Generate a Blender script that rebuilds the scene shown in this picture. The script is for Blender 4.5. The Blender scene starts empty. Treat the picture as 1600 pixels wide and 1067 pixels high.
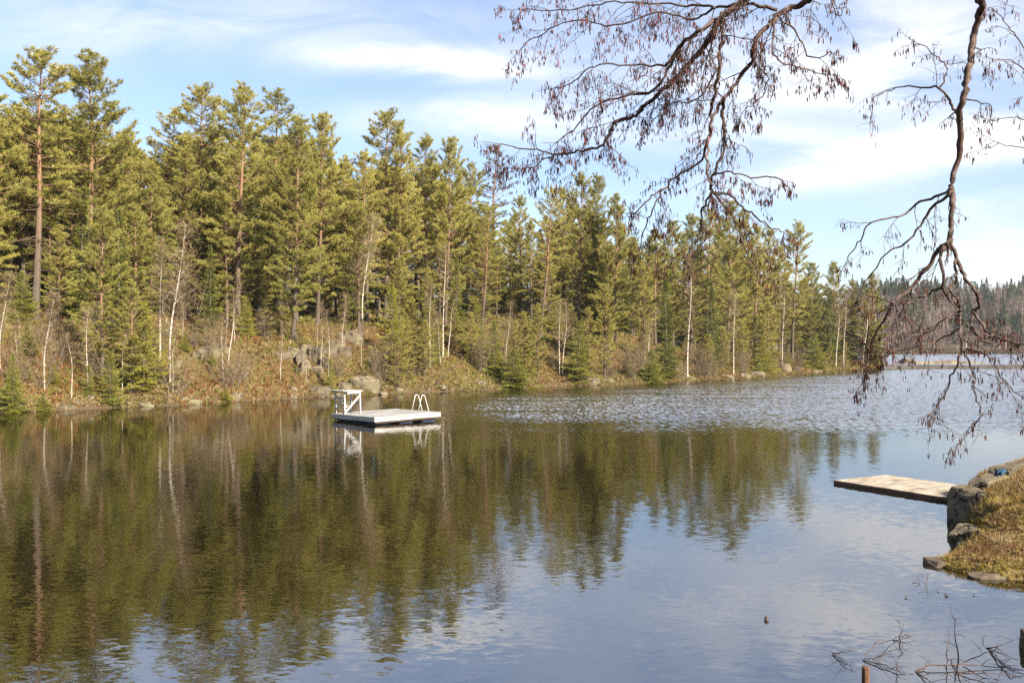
import bpy, bmesh, math, random
import numpy as np
from mathutils import Vector, Matrix

random.seed(7)
RNG = np.random.default_rng(11)
SC = bpy.context.scene
COL = SC.collection
R = math.radians
F = 1440.0            # focal length in photo pixels
HZ = 540.0            # horizon row
CH = 4.0              # camera height above the water

# ------------------------------------------------------------------ helpers
def link(name, me, mat=None, parent=None):
    o = bpy.data.objects.new(name, me)
    COL.objects.link(o)
    if mat is not None and me is not None:
        me.materials.append(mat)
    if parent is not None:
        o.parent = parent
    return o

def tag(o, label=None, cat=None, group=None, kind=None):
    if label: o['label'] = label
    if cat: o['category'] = cat
    if group: o['group'] = group
    if kind: o['kind'] = kind
    return o

def empty(name, loc=(0, 0, 0), rz=0.0):
    o = bpy.data.objects.new(name, None)
    o.empty_display_size = 0.2
    COL.objects.link(o)
    o.location = loc
    o.rotation_euler = (0, 0, rz)
    return o

def copy_tree(o, parent=None):
    c = o.copy()
    COL.objects.link(c)
    if parent is not None:
        c.parent = parent
    for ch in list(o.children):
        copy_tree(ch, c)
    return c

class MB:
    """collects polygons, tubes and boxes; build() links them as one mesh object"""
    def __init__(s):
        s.v = []; s.f = []; s.n = 0
    def add(s, vs, fs):
        s.v.extend(tuple(map(float, q)) for q in vs)
        s.f.extend(tuple(i + s.n for i in f) for f in fs)
        s.n = len(s.v)
    def tube(s, pts, rad, k=5, cap=True):
        pts = [Vector(p) for p in pts]
        n = len(pts)
        vs = []; fs = []
        up = Vector((0.13, 0.31, 0.94))
        for i, p in enumerate(pts):
            a = pts[max(i - 1, 0)]; b = pts[min(i + 1, n - 1)]
            t = (b - a)
            if t.length < 1e-9: t = Vector((0, 0, 1))
            t.normalize()
            x = t.cross(up)
            if x.length < 0.05: x = t.cross(Vector((1, 0, 0)))
            x.normalize(); y = t.cross(x)
            r = rad[i]
            for j in range(k):
                q = 2 * math.pi * j / k
                vs.append(p + x * (r * math.cos(q)) + y * (r * math.sin(q)))
        for i in range(n - 1):
            for j in range(k):
                fs.append((i*k + j, i*k + (j+1) % k, (i+1)*k + (j+1) % k, (i+1)*k + j))
        if cap:
            fs.append(tuple(range(k))[::-1]); fs.append(tuple((n-1)*k + j for j in range(k)))
        s.add(vs, fs)
    def box(s, c, size, M=None, bev=0.0):
        bm = bmesh.new()
        bmesh.ops.create_cube(bm, size=1.0)
        bmesh.ops.scale(bm, vec=size, verts=bm.verts)
        if bev > 0:
            bmesh.ops.bevel(bm, geom=list(bm.edges), offset=bev, segments=1, affect='EDGES')
        m = Matrix.Translation(c) if M is None else M @ Matrix.Translation(c)
        vs = [m @ v.co for v in bm.verts]
        bm.verts.index_update()
        fs = [tuple(v.index for v in f.verts) for f in bm.faces]
        bm.free()
        s.add(vs, fs)
    def mesh(s, name, smooth=False):
        me = bpy.data.meshes.new(name)
        me.from_pydata(s.v, [], s.f)
        me.update()
        if smooth:
            me.shade_smooth()
        return me
    def build(s, name, mat, parent=None, smooth=False):
        return link(name, s.mesh(name, smooth), mat, parent)

def tri_mesh(name, V, col=None, var=None):
    """V: (n,3,3) triangles; col: (n,3) colour of each; var: (n,) number of each"""
    n = len(V)
    me = bpy.data.meshes.new(name)
    me.vertices.add(n * 3)
    me.vertices.foreach_set('co', np.ascontiguousarray(V, dtype=np.float32).ravel())
    me.loops.add(n * 3)
    me.loops.foreach_set('vertex_index', np.arange(n * 3, dtype=np.int32))
    me.polygons.add(n)
    me.polygons.foreach_set('loop_start', np.arange(0, n * 3, 3, dtype=np.int32))
    me.update(calc_edges=True)
    if col is not None:
        a = me.attributes.new('col', 'FLOAT_COLOR', 'FACE')
        c = np.ones((n, 4), dtype=np.float32); c[:, :3] = col
        a.data.foreach_set('color', c.ravel())
    if var is not None:
        a = me.attributes.new('var', 'FLOAT', 'FACE')
        a.data.foreach_set('value', np.asarray(var, dtype=np.float32))
    return me

def unit(a):
    return a / np.maximum(np.linalg.norm(a, axis=-1, keepdims=True), 1e-9)

def blades(C, D, n, L, w, spread, rng=RNG):
    """n narrow leaves round each centre C pointing along D: triangles (len(C)*n,3,3)"""
    C = np.repeat(np.asarray(C, float), n, axis=0)
    D = np.repeat(np.asarray(D, float), n, axis=0)
    L = np.repeat(np.broadcast_to(np.asarray(L, float), (len(C)//n,)), n) * rng.uniform(.65, 1.2, len(C))
    w = np.repeat(np.broadcast_to(np.asarray(w, float), (len(C)//n,)), n)
    r = unit(rng.normal(size=C.shape))
    d = unit(unit(D) + spread * r)
    s = unit(np.cross(d, rng.normal(size=C.shape)))
    a = C + s * (w * .5)[:, None]
    b = C - s * (w * .5)[:, None]
    t = C + d * L[:, None]
    return np.stack([a, b, t], axis=1)

# ------------------------------------------------------------------ materials
def nodes(name):
    m = bpy.data.materials.new(name)
    m.use_nodes = True
    nt = m.node_tree
    nt.nodes.clear()
    out = nt.nodes.new('ShaderNodeOutputMaterial')
    return m, nt, out

def N(nt, typ, **kw):
    n = nt.nodes.new(typ)
    for k, v in kw.items():
        setattr(n, k, v)
    return n

def L_(nt, a, b):
    nt.links.new(a, b)

def math_n(nt, op, a, b=None, c=None, clamp=False):
    n = N(nt, 'ShaderNodeMath', operation=op, use_clamp=clamp)
    for i, q in enumerate((a, b, c)):
        if q is None: continue
        if isinstance(q, (int, float)): n.inputs[i].default_value = q
        else: L_(nt, q, n.inputs[i])
    return n.outputs[0]

def mixc(nt, f, a, b):
    n = N(nt, 'ShaderNodeMix', data_type='RGBA')
    for i, q in ((0, f), (6, a), (7, b)):
        if isinstance(q, (int, float)): n.inputs[i].default_value = q
        elif isinstance(q, tuple): n.inputs[i].default_value = (*q, 1)
        else: L_(nt, q, n.inputs[i])
    return n.outputs[2]

def noise(nt, vec, scale, detail=3, rough=.55, dist=0.0):
    n = N(nt, 'ShaderNodeTexNoise')
    n.inputs['Scale'].default_value = scale
    n.inputs['Detail'].default_value = detail
    n.inputs['Roughness'].default_value = rough
    n.inputs['Distortion'].default_value = dist
    if vec is not None: L_(nt, vec, n.inputs['Vector'])
    return n

def ramp(nt, f, stops):
    n = N(nt, 'ShaderNodeValToRGB')
    e = n.color_ramp.elements
    while len(e) < len(stops): e.new(.5)
    for q, (p, c) in zip(e, stops):
        q.position = p
        q.color = (*c, 1) if len(c) == 3 else c
    L_(nt, f, n.inputs[0])
    return n.outputs[0]

def mapping(nt, vec, scale=(1, 1, 1)):
    n = N(nt, 'ShaderNodeMapping')
    n.inputs['Scale'].default_value = scale
    L_(nt, vec, n.inputs['Vector'])
    return n.outputs[0]

def principled(nt, out, color, rough=.8, bump=None, bstr=.4, bdist=.02, spec=.3, metal=0.0):
    p = N(nt, 'ShaderNodeBsdfPrincipled')
    if isinstance(color, tuple): p.inputs['Base Color'].default_value = (*color, 1)
    else: L_(nt, color, p.inputs['Base Color'])
    p.inputs['Roughness'].default_value = rough
    p.inputs['Metallic'].default_value = metal
    p.inputs['Specular IOR Level'].default_value = spec
    if bump is not None:
        b = N(nt, 'ShaderNodeBump')
        b.inputs['Strength'].default_value = bstr
        b.inputs['Distance'].default_value = bdist
        L_(nt, bump, b.inputs['Height'])
        L_(nt, b.outputs[0], p.inputs['Normal'])
    L_(nt, p.outputs[0], out.inputs['Surface'])
    return p

def mat_leaf(name, stops, trans=.36, obj_var=.35):
    """leaves: colour by the tuft's own number and by the tree, some light let through"""
    m, nt, out = nodes(name)
    at = N(nt, 'ShaderNodeAttribute', attribute_name='var')
    oi = N(nt, 'ShaderNodeObjectInfo')
    f = math_n(nt, 'ADD', math_n(nt, 'MULTIPLY', at.outputs['Fac'], 1 - obj_var), math_n(nt, 'MULTIPLY', oi.outputs['Random'], obj_var))
    c = ramp(nt, f, stops)
    d = N(nt, 'ShaderNodeBsdfDiffuse'); L_(nt, c, d.inputs[0])
    t = N(nt, 'ShaderNodeBsdfTranslucent'); L_(nt, c, t.inputs[0])
    g = N(nt, 'ShaderNodeBsdfGlossy'); g.inputs['Roughness'].default_value = .45
    g.inputs['Color'].default_value = (1, 1, 1, 1)
    mx = N(nt, 'ShaderNodeMixShader'); mx.inputs[0].default_value = trans
    L_(nt, d.outputs[0], mx.inputs[1]); L_(nt, t.outputs[0], mx.inputs[2])
    mg = N(nt, 'ShaderNodeMixShader'); mg.inputs[0].default_value = .012
    L_(nt, mx.outputs[0], mg.inputs[1]); L_(nt, g.outputs[0], mg.inputs[2])
    L_(nt, mg.outputs[0], out.inputs['Surface'])
    return m

def mat_attr(name, trans=.2):
    m, nt, out = nodes(name)
    at = N(nt, 'ShaderNodeAttribute', attribute_name='col')
    d = N(nt, 'ShaderNodeBsdfDiffuse'); L_(nt, at.outputs['Color'], d.inputs[0])
    t = N(nt, 'ShaderNodeBsdfTranslucent'); L_(nt, at.outputs['Color'], t.inputs[0])
    mx = N(nt, 'ShaderNodeMixShader'); mx.inputs[0].default_value = trans
    L_(nt, d.outputs[0], mx.inputs[1]); L_(nt, t.outputs[0], mx.inputs[2])
    L_(nt, mx.outputs[0], out.inputs['Surface'])
    return m

def mat_pine_bark():
    m, nt, out = nodes('pine_bark')
    tc = N(nt, 'ShaderNodeTexCoord'); o = tc.outputs['Object']
    z = N(nt, 'ShaderNodeSeparateXYZ'); L_(nt, o, z.inputs[0])
    n1 = noise(nt, mapping(nt, o, (6, 6, 1.6)), 1.0, 4)
    h = math_n(nt, 'ADD', math_n(nt, 'MULTIPLY', z.outputs['Z'], .05), math_n(nt, 'MULTIPLY', n1.outputs['Fac'], .3))
    base = ramp(nt, h, [(.3, (.10, .08, .06)), (.5, (.165, .11, .07)), (.72, (.26, .145, .078)), (1, (.24, .145, .085))])
    n2 = noise(nt, mapping(nt, o, (14, 14, 4)), 1.0, 3)
    c = mixc(nt, math_n(nt, 'MULTIPLY', n2.outputs['Fac'], .75), base, (.05, .035, .025))
    principled(nt, out, c, .9, n2.outputs['Fac'], .8, .05, .1)
    return m

def mat_birch_bark():
    m, nt, out = nodes('birch_bark')
    tc = N(nt, 'ShaderNodeTexCoord'); o = tc.outputs['Object']
    n1 = noise(nt, mapping(nt, o, (3, 3, 9)), 1.0, 4)
    n2 = noise(nt, o, .6, 2)
    f = math_n(nt, 'ADD', n1.outputs['Fac'], math_n(nt, 'MULTIPLY', math_n(nt, 'SUBTRACT', n2.outputs['Fac'], .5), .35))
    c = ramp(nt, f, [(.3, (.04, .032, .026)), (.44, (.27, .225, .17)), (.62, (.46, .40, .32))])
    principled(nt, out, c, .75, n1.outputs['Fac'], .3, .02, .2)
    return m

def mat_noise(name, c1, c2, scale=3.0, rough=.85, c3=None, stretch=(1, 1, 1), bstr=.5, bdist=.02, spec=.2, s2=None):
    m, nt, out = nodes(name)
    tc = N(nt, 'ShaderNodeTexCoord'); o = mapping(nt, tc.outputs['Object'], stretch)
    n1 = noise(nt, o, scale, 5, .6)
    f = ramp(nt, n1.outputs['Fac'], [(.33, (0, 0, 0)), (.67, (1, 1, 1))])
    c = mixc(nt, f, c1, c2)
    if c3 is not None:
        n2 = noise(nt, o, s2 or scale * .37, 4, .6)
        g = ramp(nt, n2.outputs['Fac'], [(.5, (0, 0, 0)), (.62, (1, 1, 1))])
        c = mixc(nt, g, c, c3)
    principled(nt, out, c, rough, n1.outputs['Fac'], bstr, bdist, spec)
    return m

def mat_rock(name, c1, c2, scale, rough, c3, bstr=.9, bdist=.06):
    """granite: mottled, with lichen and dark joints"""
    m, nt, out = nodes(name)
    tc = N(nt, 'ShaderNodeTexCoord'); o = tc.outputs['Object']
    n1 = noise(nt, o, scale, 6, .65); n2 = noise(nt, o, scale*.5, 4, .6); n3 = noise(nt, o, 1.3, 3)
    c = mixc(nt, ramp(nt, n1.outputs['Fac'], [(.33, (0, 0, 0)), (.67, (1, 1, 1))]), c1, c2)
    c = mixc(nt, ramp(nt, n2.outputs['Fac'], [(.52, (0, 0, 0)), (.62, (1, 1, 1))]), c, c3)
    wv = N(nt, 'ShaderNodeVectorMath', operation='ADD'); L_(nt, o, wv.inputs[0]); L_(nt, n3.outputs['Color'], wv.inputs[1])
    vo = N(nt, 'ShaderNodeTexVoronoi', feature='DISTANCE_TO_EDGE'); vo.inputs['Scale'].default_value = .75
    L_(nt, mapping(nt, wv.outputs[0], (1, 1, 1.7)), vo.inputs['Vector'])
    k = ramp(nt, math_n(nt, 'ADD', vo.outputs['Distance'], math_n(nt, 'MULTIPLY', math_n(nt, 'SUBTRACT', n2.outputs['Fac'], .42), .22)), [(0, (0, 0, 0)), (.04, (1, 1, 1))])
    c = mixc(nt, k, (.016, .013, .01), c)
    h = math_n(nt, 'ADD', math_n(nt, 'MULTIPLY', n1.outputs['Fac'], .6), k)
    principled(nt, out, c, rough, h, bstr, bdist, .15)
    return m

M = {}
M['pine_bark'] = mat_pine_bark()
M['birch_bark'] = mat_birch_bark()
M['dead_bark'] = mat_noise('grey_bark', (.09, .07, .055), (.2, .165, .13), 4, stretch=(3, 3, 1))
M['pine'] = mat_leaf('pine_needles', [(0, (.125, .13, .032)), (.45, (.295, .265, .06)), (1, (.46, .385, .11))])
M['pine_brown'] = mat_leaf('browning_needles', [(0, (.06, .05, .025)), (.5, (.13, .10, .045)), (1, (.19, .14, .07))])
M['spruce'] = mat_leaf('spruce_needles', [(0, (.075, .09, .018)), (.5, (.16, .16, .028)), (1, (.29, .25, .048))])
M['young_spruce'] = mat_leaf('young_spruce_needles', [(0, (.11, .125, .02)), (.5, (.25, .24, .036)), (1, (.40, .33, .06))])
M['far_needles'] = mat_leaf('far_conifer_needles', [(0, (.02, .036, .014)), (.5, (.05, .07, .022)), (1, (.10, .105, .035))], obj_var=.6)
M['twig'] = mat_leaf('bare_twigs', [(0, (.085, .055, .028)), (.5, (.165, .112, .058)), (1, (.26, .19, .105))], 0.0, .4)
M['cover'] = mat_attr('ground_cover_leaves', .15)
M['alder_bark'] = mat_noise('alder_bark', (.03, .019, .015), (.08, .048, .034), 30, .8, (.10, .07, .058), bstr=.6, bdist=.004)
M['catkin'] = mat_leaf('alder_catkins', [(0, (.018, .009, .008)), (.55, (.055, .019, .013)), (1, (.22, .048, .02))], 0.1, 0.0)
M['rock'] = mat_rock('granite', (.068, .052, .034), (.20, .158, .10), 2.6, .9, (.12, .105, .055), bstr=.9, bdist=.06)
M['dark_rock'] = mat_rock('dark_granite', (.05, .037, .025), (.125, .095, .062), 3.0, .85, (.11, .09, .05), bstr=.9, bdist=.04)
M['wood_white'] = mat_noise('pale_paint', (.27, .255, .23), (.40, .38, .35), 2.5, .7, (.2, .185, .16), stretch=(.6, .6, 6), bstr=.2, bdist=.004)
M['deck_wood'] = mat_noise('weathered_boards', (.17, .16, .145), (.27, .255, .235), 1.6, .8, (.125, .115, .10), stretch=(1, 5, 5), bstr=.3, bdist=.004)
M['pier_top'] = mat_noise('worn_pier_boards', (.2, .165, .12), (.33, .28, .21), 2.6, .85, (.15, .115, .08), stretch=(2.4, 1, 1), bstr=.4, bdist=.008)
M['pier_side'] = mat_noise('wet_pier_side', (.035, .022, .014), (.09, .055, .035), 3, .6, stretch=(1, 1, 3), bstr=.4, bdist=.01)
M['float'] = mat_noise('blue_plastic', (.015, .022, .04), (.03, .045, .075), 5, .5, bstr=.1)
M['steel'] = mat_noise('white_coated_steel', (.45, .43, .4), (.52, .5, .46), 6, .35, bstr=.05, spec=.5)
M['tarp'] = mat_noise('blue_cloth', (.008, .025, .05), (.018, .055, .10), 8, .7, bstr=.5)
M['concrete'] = mat_noise('old_concrete', (.035, .03, .026), (.075, .065, .056), .8, .9, bstr=.4)
M['stake'] = mat_noise('brown_stake', (.05, .025, .014), (.13, .065, .035), 8, .8, stretch=(4, 4, .6), bstr=.6, bdist=.01)

# ------------------------------------------------------------------ shore and terrain
def at(px, py, Y):
    return Vector(((px - 800) / F * Y, Y, CH + (HZ - py) / F * Y))
def wat(px, py):
    Y = CH * F / (py - HZ)
    return ((px - 800) / F * Y, Y)

SHORE = [(-95, 24), (-62, 38), (-44, 47)] + [wat(*q) for q in (
    (0, 645), (100, 641), (200, 636), (300, 632), (400, 625.5), (500, 620.5), (583, 617.5), (639, 613.7), (687, 612), (765, 609.2),
    (836, 606), (870, 603), (940, 602), (1022, 599), (1088, 595.3), (1142, 592), (1196, 588.6), (1241, 584.5), (1292, 580.2),
    (1337, 577.4), (1362, 575.3), (1381, 573.5))]
LAND = SHORE + [(73, 183), (66, 205), (50, 232), (20, 262), (-60, 300), (-240, 320), (-240, 10)]
LANDA = np.array(LAND, float)
BANK = [(-40, -3), (-24, 2.5), (-10, 5), (0, 6.2), (4.5, 7.3), (7.0, 9.5), (9.4, 13.4), (9.0, 15.5), wat(1596, 905), wat(1560, 904.5), wat(1520, 898), wat(1480, 889), wat(1456, 880.5),
        wat(1468, 873), wat(1490, 866), wat(1500, 855), wat(1512, 846), wat(1530, 841), wat(1508, 836), wat(1503, 816), wat(1503, 797),
        (11.6, 24.0), (12.8, 25.3), (15.5, 26.5), (24, 29), (44, 30), (44, -30), (-40, -30)]
BANKA = np.array(BANK, float)

def sdist(poly, X, Y):
    """signed distance, positive inside"""
    X = np.asarray(X, float); Y = np.asarray(Y, float)
    P = poly; Q = np.roll(poly, -1, axis=0)
    best = np.full(X.shape, 1e18)
    ins = np.zeros(X.shape, bool)
    for (x0, y0), (x1, y1) in zip(P, Q):
        dx, dy = x1 - x0, y1 - y0
        t = np.clip(((X - x0) * dx + (Y - y0) * dy) / (dx*dx + dy*dy), 0, 1)
        best = np.minimum(best, (X - x0 - t*dx)**2 + (Y - y0 - t*dy)**2)
        c = ((y0 > Y) != (y1 > Y))
        with np.errstate(divide='ignore', invalid='ignore'):
            xi = x0 + (Y - y0) * dx / (dy if dy else 1e-12)
        ins ^= c & (X < xi)
    return np.where(ins, 1, -1) * np.sqrt(best)

def wob(X, Y, s, seed=0.0):
    return (np.sin(X*s*1.0 + Y*s*.63 + seed) + np.sin(X*s*-.71 + Y*s*1.17 + seed*1.7 + 1.3)
            + .6*np.sin(X*s*1.9 + Y*s*1.3 + seed*.6 + 4.1) + .5*np.sin(X*s*2.3 - Y*s*1.7 + 2.2 + seed)) / 3.1

def smooth(a, b, x):
    t = np.clip((x - a) / (b - a), 0, 1)
    return t*t*(3 - 2*t)

def land_h(X, Y):
    X = np.asarray(X, float); Y = np.asarray(Y, float)
    d = sdist(LANDA, X, Y) + .35*wob(X, Y, 1.1, 3)
    h = np.interp(d, [-30, -6, -1, 0, 1, 3, 7.5, 14, 22, 32, 45, 90], [-4, -2.2, -.35, -.02, .65, 1.7, 4.1, 6.1, 7.6, 8.8, 9.5, 10])
    k = 1 - .62*smooth(2, 34, X)
    inl = smooth(.5, 6, d)
    h = np.where(h > 0, h*k, h) + inl*(.55*wob(X, Y, .42, 1) + .22*wob(X, Y, 1.4, 2))
    return h

def bank_h(X, Y):
    X = np.asarray(X, float); Y = np.asarray(Y, float)
    d = sdist(BANKA, X, Y) + .05*wob(X, Y, 5, 3)
    h = np.interp(d, [-8, -2, -.3, 0, .12, .5, 1.3, 2.5, 6, 20], [-2.4, -1.0, -.3, -.03, .22, .62, .98, 1.3, 2.35, 3.4])
    low = np.exp(-((Y - 16.9) / 1.15)**4) * smooth(15, 11.5, X)
    h = np.where(h > 0, h*(1 - .72*low), h)
    return h + smooth(0, .5, d)*(.05*wob(X, Y, 2.6, 1) + .03*wob(X, Y, 7, 2))

def grid_mesh(name, x0, x1, y0, y1, step, fn, mat):
    nx = int((x1 - x0)/step) + 1; ny = int((y1 - y0)/step) + 1
    X, Y = np.meshgrid(np.linspace(x0, x1, nx), np.linspace(y0, y1, ny))
    Z = fn(X, Y)
    V = np.stack([X, Y, Z], -1).reshape(-1, 3)
    i = np.arange(nx*ny).reshape(ny, nx)
    Q = np.stack([i[:-1, :-1], i[:-1, 1:], i[1:, 1:], i[1:, :-1]], -1).reshape(-1, 4)
    me = bpy.data.meshes.new(name)
    me.vertices.add(len(V)); me.vertices.foreach_set('co', V.astype(np.float32).ravel())
    me.loops.add(Q.size); me.loops.foreach_set('vertex_index', Q.astype(np.int32).ravel())
    me.polygons.add(len(Q)); me.polygons.foreach_set('loop_start', np.arange(0, Q.size, 4, dtype=np.int32))
    me.update(calc_edges=True)
    me.shade_smooth()
    return link(name, me, mat)

def mat_slope():
    m, nt, out = nodes('forest_floor')
    tc = N(nt, 'ShaderNodeTexCoord'); o = tc.outputs['Object']
    n1 = noise(nt, o, .22, 5, .6); n2 = noise(nt, o, 1.7, 5, .65); n3 = noise(nt, o, .09, 3)
    c = ramp(nt, n1.outputs['Fac'], [(.32, (.062, .032, .014)), (.46, (.10, .064, .024)), (.58, (.085, .066, .019)), (.72, (.13, .092, .038))])
    c = mixc(nt, math_n(nt, 'MULTIPLY', n2.outputs['Fac'], .6), c, (.06, .04, .02))
    z = N(nt, 'ShaderNodeSeparateXYZ'); L_(nt, o, z.inputs[0])
    e = math_n(nt, 'SUBTRACT', 1.0, math_n(nt, 'MULTIPLY', math_n(nt, 'SUBTRACT', z.outputs['Z'], .25), 1.6, clamp=True), clamp=True)
    c = mixc(nt, math_n(nt, 'MULTIPLY', e, .75), c, mixc(nt, n2.outputs['Fac'], (.022, .015, .01), (.12, .085, .05)))
    principled(nt, out, c, .95, n2.outputs['Fac'], 1, .15, .05)
    return m

def mat_bank():
    m, nt, out = nodes('bank_turf')
    tc = N(nt, 'ShaderNodeTexCoord'); o = tc.outputs['Object']
    n1 = noise(nt, o, 1.3, 5, .6); n2 = noise(nt, o, 9, 4, .65)
    c = ramp(nt, n1.outputs['Fac'], [(.35, (.12, .08, .035)), (.5, (.14, .105, .036)), (.65, (.09, .08, .024))])
    c = mixc(nt, math_n(nt, 'MULTIPLY', n2.outputs['Fac'], .6), c, (.07, .05, .025))
    principled(nt, out, c, .95, n2.outputs['Fac'], 1, .05, .05)
    return m

tag(grid_mesh('terrain', -130, 90, 20, 300, .8, land_h, mat_slope()), kind='structure')
tag(grid_mesh('ground', -38, 42, -28, 29.5, .16, bank_h, mat_bank()), kind='structure')

def far_h(X, Y):
    d = Y - (452 + .12*(X - 250) + 8*wob(X, Y*0, .03, 1))
    return np.interp(d, [-40, 0, 6, 40, 110, 190, 400, 1500], [-3, 0, 1.2, 6, 23, 35, 38, 20]) * (1 + .16*wob(X, Y, .012, 5)) 
tag(grid_mesh('hill', -700, 1500, 400, 1500, 12, far_h, mat_noise('far_ground', (.06, .045, .026), (.12, .09, .05), .05, .95, bstr=0)), kind='structure')
mb = MB(); mb.add([(-4000, -3000, -5), (4000, -3000, -5), (4000, 5000, -5), (-4000, 5000, -5)], [(0, 1, 2, 3)])
tag(mb.build('lake_bed', M['rock']), kind='structure')

# ------------------------------------------------------------------ water
def mat_water():
    m, nt, out = nodes('lake_water')
    g = N(nt, 'ShaderNodeNewGeometry'); p = g.outputs['Position']
    s = N(nt, 'ShaderNodeSeparateXYZ'); L_(nt, p, s.inputs[0])
    X, Y = s.outputs['X'], s.outputs['Y']
    def sst(a, b, v):
        n = N(nt, 'ShaderNodeMapRange', interpolation_type='SMOOTHSTEP')
        n.inputs['From Min'].default_value = a; n.inputs['From Max'].default_value = b
        L_(nt, v, n.inputs['Value']); return n.outputs[0]
    # breeze: a ruffled belt in the middle of the lake, calm by the shores
    br = noise(nt, mapping(nt, p, (.035, .09, 1)), 1.0, 4, .6)
    yj = math_n(nt, 'ADD', Y, math_n(nt, 'MULTIPLY', math_n(nt, 'SUBTRACT', br.outputs['Fac'], .5), 16))
    sh = math_n(nt, 'SUBTRACT', yj, math_n(nt, 'MULTIPLY', X, 1.12))
    xl = math_n(nt, 'ADD', X, math_n(nt, 'MULTIPLY', yj, .12))
    m1 = math_n(nt, 'MULTIPLY', sst(37, 58, yj), sst(86, 68, sh))
    m1 = math_n(nt, 'MULTIPLY', m1, sst(-2, 8, xl))
    st = noise(nt, mapping(nt, p, (.05, .35, 1)), 1.0, 3, .6)
    m1 = math_n(nt, 'MULTIPLY', m1, sst(.2, .55, st.outputs['Fac']))
    m1 = math_n(nt, 'MAXIMUM', m1, sst(158, 172, Y))
    slope = math_n(nt, 'ADD', .016, math_n(nt, 'MULTIPLY', m1, .24))
    far = math_n(nt, 'MULTIPLY', sst(95, 170, Y), .05)
    slope = math_n(nt, 'ADD', slope, far)
    na = noise(nt, mapping(nt, p, (4.0, 10.0, 1)), 1.0, 2.5, .65, .4)
    nb = noise(nt, mapping(nt, p, (.9, 2.6, 1)), 1.0, 2, .5, .3)
    va = N(nt, 'ShaderNodeVectorMath', operation='SUBTRACT'); L_(nt, na.outputs['Color'], va.inputs[0]); va.inputs[1].default_value = (.5, .5, .5)
    vb = N(nt, 'ShaderNodeVectorMath', operation='SUBTRACT'); L_(nt, nb.outputs['Color'], vb.inputs[0]); vb.inputs[1].default_value = (.5, .5, .5)
    k1 = N(nt, 'ShaderNodeVectorMath', operation='SCALE'); L_(nt, va.outputs[0], k1.inputs[0]); L_(nt, math_n(nt, 'MULTIPLY', slope, 3.8), k1.inputs['Scale'])
    k2 = N(nt, 'ShaderNodeVectorMath', operation='SCALE'); L_(nt, vb.outputs[0], k2.inputs[0]); L_(nt, math_n(nt, 'ADD', math_n(nt, 'MULTIPLY', slope, .45), .003), k2.inputs['Scale'])
    ad = N(nt, 'ShaderNodeVectorMath', operation='ADD'); L_(nt, k1.outputs[0], ad.inputs[0]); L_(nt, k2.outputs[0], ad.inputs[1])
    nc = noise(nt, mapping(nt, p, (6, 1.6, 1)), 1.0, 1.5, .6, .1)
    vc_ = N(nt, 'ShaderNodeVectorMath', operation='SUBTRACT'); L_(nt, nc.outputs['Color'], vc_.inputs[0]); vc_.inputs[1].default_value = (.5, .5, .5)
    k3 = N(nt, 'ShaderNodeVectorMath', operation='SCALE'); L_(nt, vc_.outputs[0], k3.inputs[0]); L_(nt, math_n(nt, 'ADD', math_n(nt, 'MULTIPLY', m1, .95), .010), k3.inputs['Scale'])
    ad2 = N(nt, 'ShaderNodeVectorMath', operation='ADD'); L_(nt, ad.outputs[0], ad2.inputs[0]); L_(nt, k3.outputs[0], ad2.inputs[1]); ad = ad2
    mu = N(nt, 'ShaderNodeVectorMath', operation='MULTIPLY'); L_(nt, ad.outputs[0], mu.inputs[0]); mu.inputs[1].default_value = (1, 1, 0)
    a2 = N(nt, 'ShaderNodeVectorMath', operation='ADD'); L_(nt, mu.outputs[0], a2.inputs[0]); cb_ = N(nt, 'ShaderNodeCombineXYZ'); L_(nt, math_n(nt, 'MULTIPLY', m1, -.11), cb_.inputs[1]); cb_.inputs[2].default_value = 1; L_(nt, cb_.outputs[0], a2.inputs[1])   # wind waves lean one way
    nn = N(nt, 'ShaderNodeVectorMath', operation='NORMALIZE'); L_(nt, a2.outputs[0], nn.inputs[0])
    gl = N(nt, 'ShaderNodeBsdfGlossy', distribution='GGX'); gl.inputs['Roughness'].default_value = .03
    gl.inputs['Color'].default_value = (1, 1, 1, 1)
    L_(nt, nn.outputs[0], gl.inputs['Normal'])
    df = N(nt, 'ShaderNodeBsdfDiffuse'); df.inputs[0].default_value = (.006, .0045, .0014, 1)
    fr = N(nt, 'ShaderNodeFresnel'); fr.inputs['IOR'].default_value = WATER_IOR
    mx = N(nt, 'ShaderNodeMixShader'); L_(nt, fr.outputs[0], mx.inputs[0])
    L_(nt, df.outputs[0], mx.inputs[1]); L_(nt, gl.outputs[0], mx.inputs[2])
    L_(nt, mx.outputs[0], out.inputs['Surface'])
    return m
WATER_IOR = 4.0
mb = MB(); mb.add([(-900, -60, 0), (1600, -60, 0), (1600, 700, 0), (-900, 700, 0)], [(0, 1, 2, 3)])
tag(mb.build('water', mat_water()), kind='structure')

# ------------------------------------------------------------------ placing on the land
def hit(px, py):
    """first point of the far slope seen through this pixel of the photograph"""
    u = (px - 800)/F; v = (HZ - py)/F
    Ys = np.arange(40, 230, .1)
    d = land_h(u*Ys, Ys) - (CH + v*Ys)
    ok = np.where((d > 0) & (sdist(LANDA, u*Ys, Ys) > -1.5))[0]
    Y = Ys[ok[0]] if len(ok) else 90.0
    return Vector((u*Y, Y, float(land_h(u*Y, Y))))

def inland(px, d):
    """point on the slope in this column of the photograph, d metres in from the shore"""
    u = (px - 800)/F
    Ys = np.arange(40, 230, .1)
    s = sdist(LANDA, u*Ys, Ys)
    ok = np.where(s > d)[0]
    Y = Ys[ok[0]] if len(ok) else Ys[int(np.argmax(s))]
    return Vector((u*Y, Y, float(land_h(u*Y, Y))))

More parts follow.
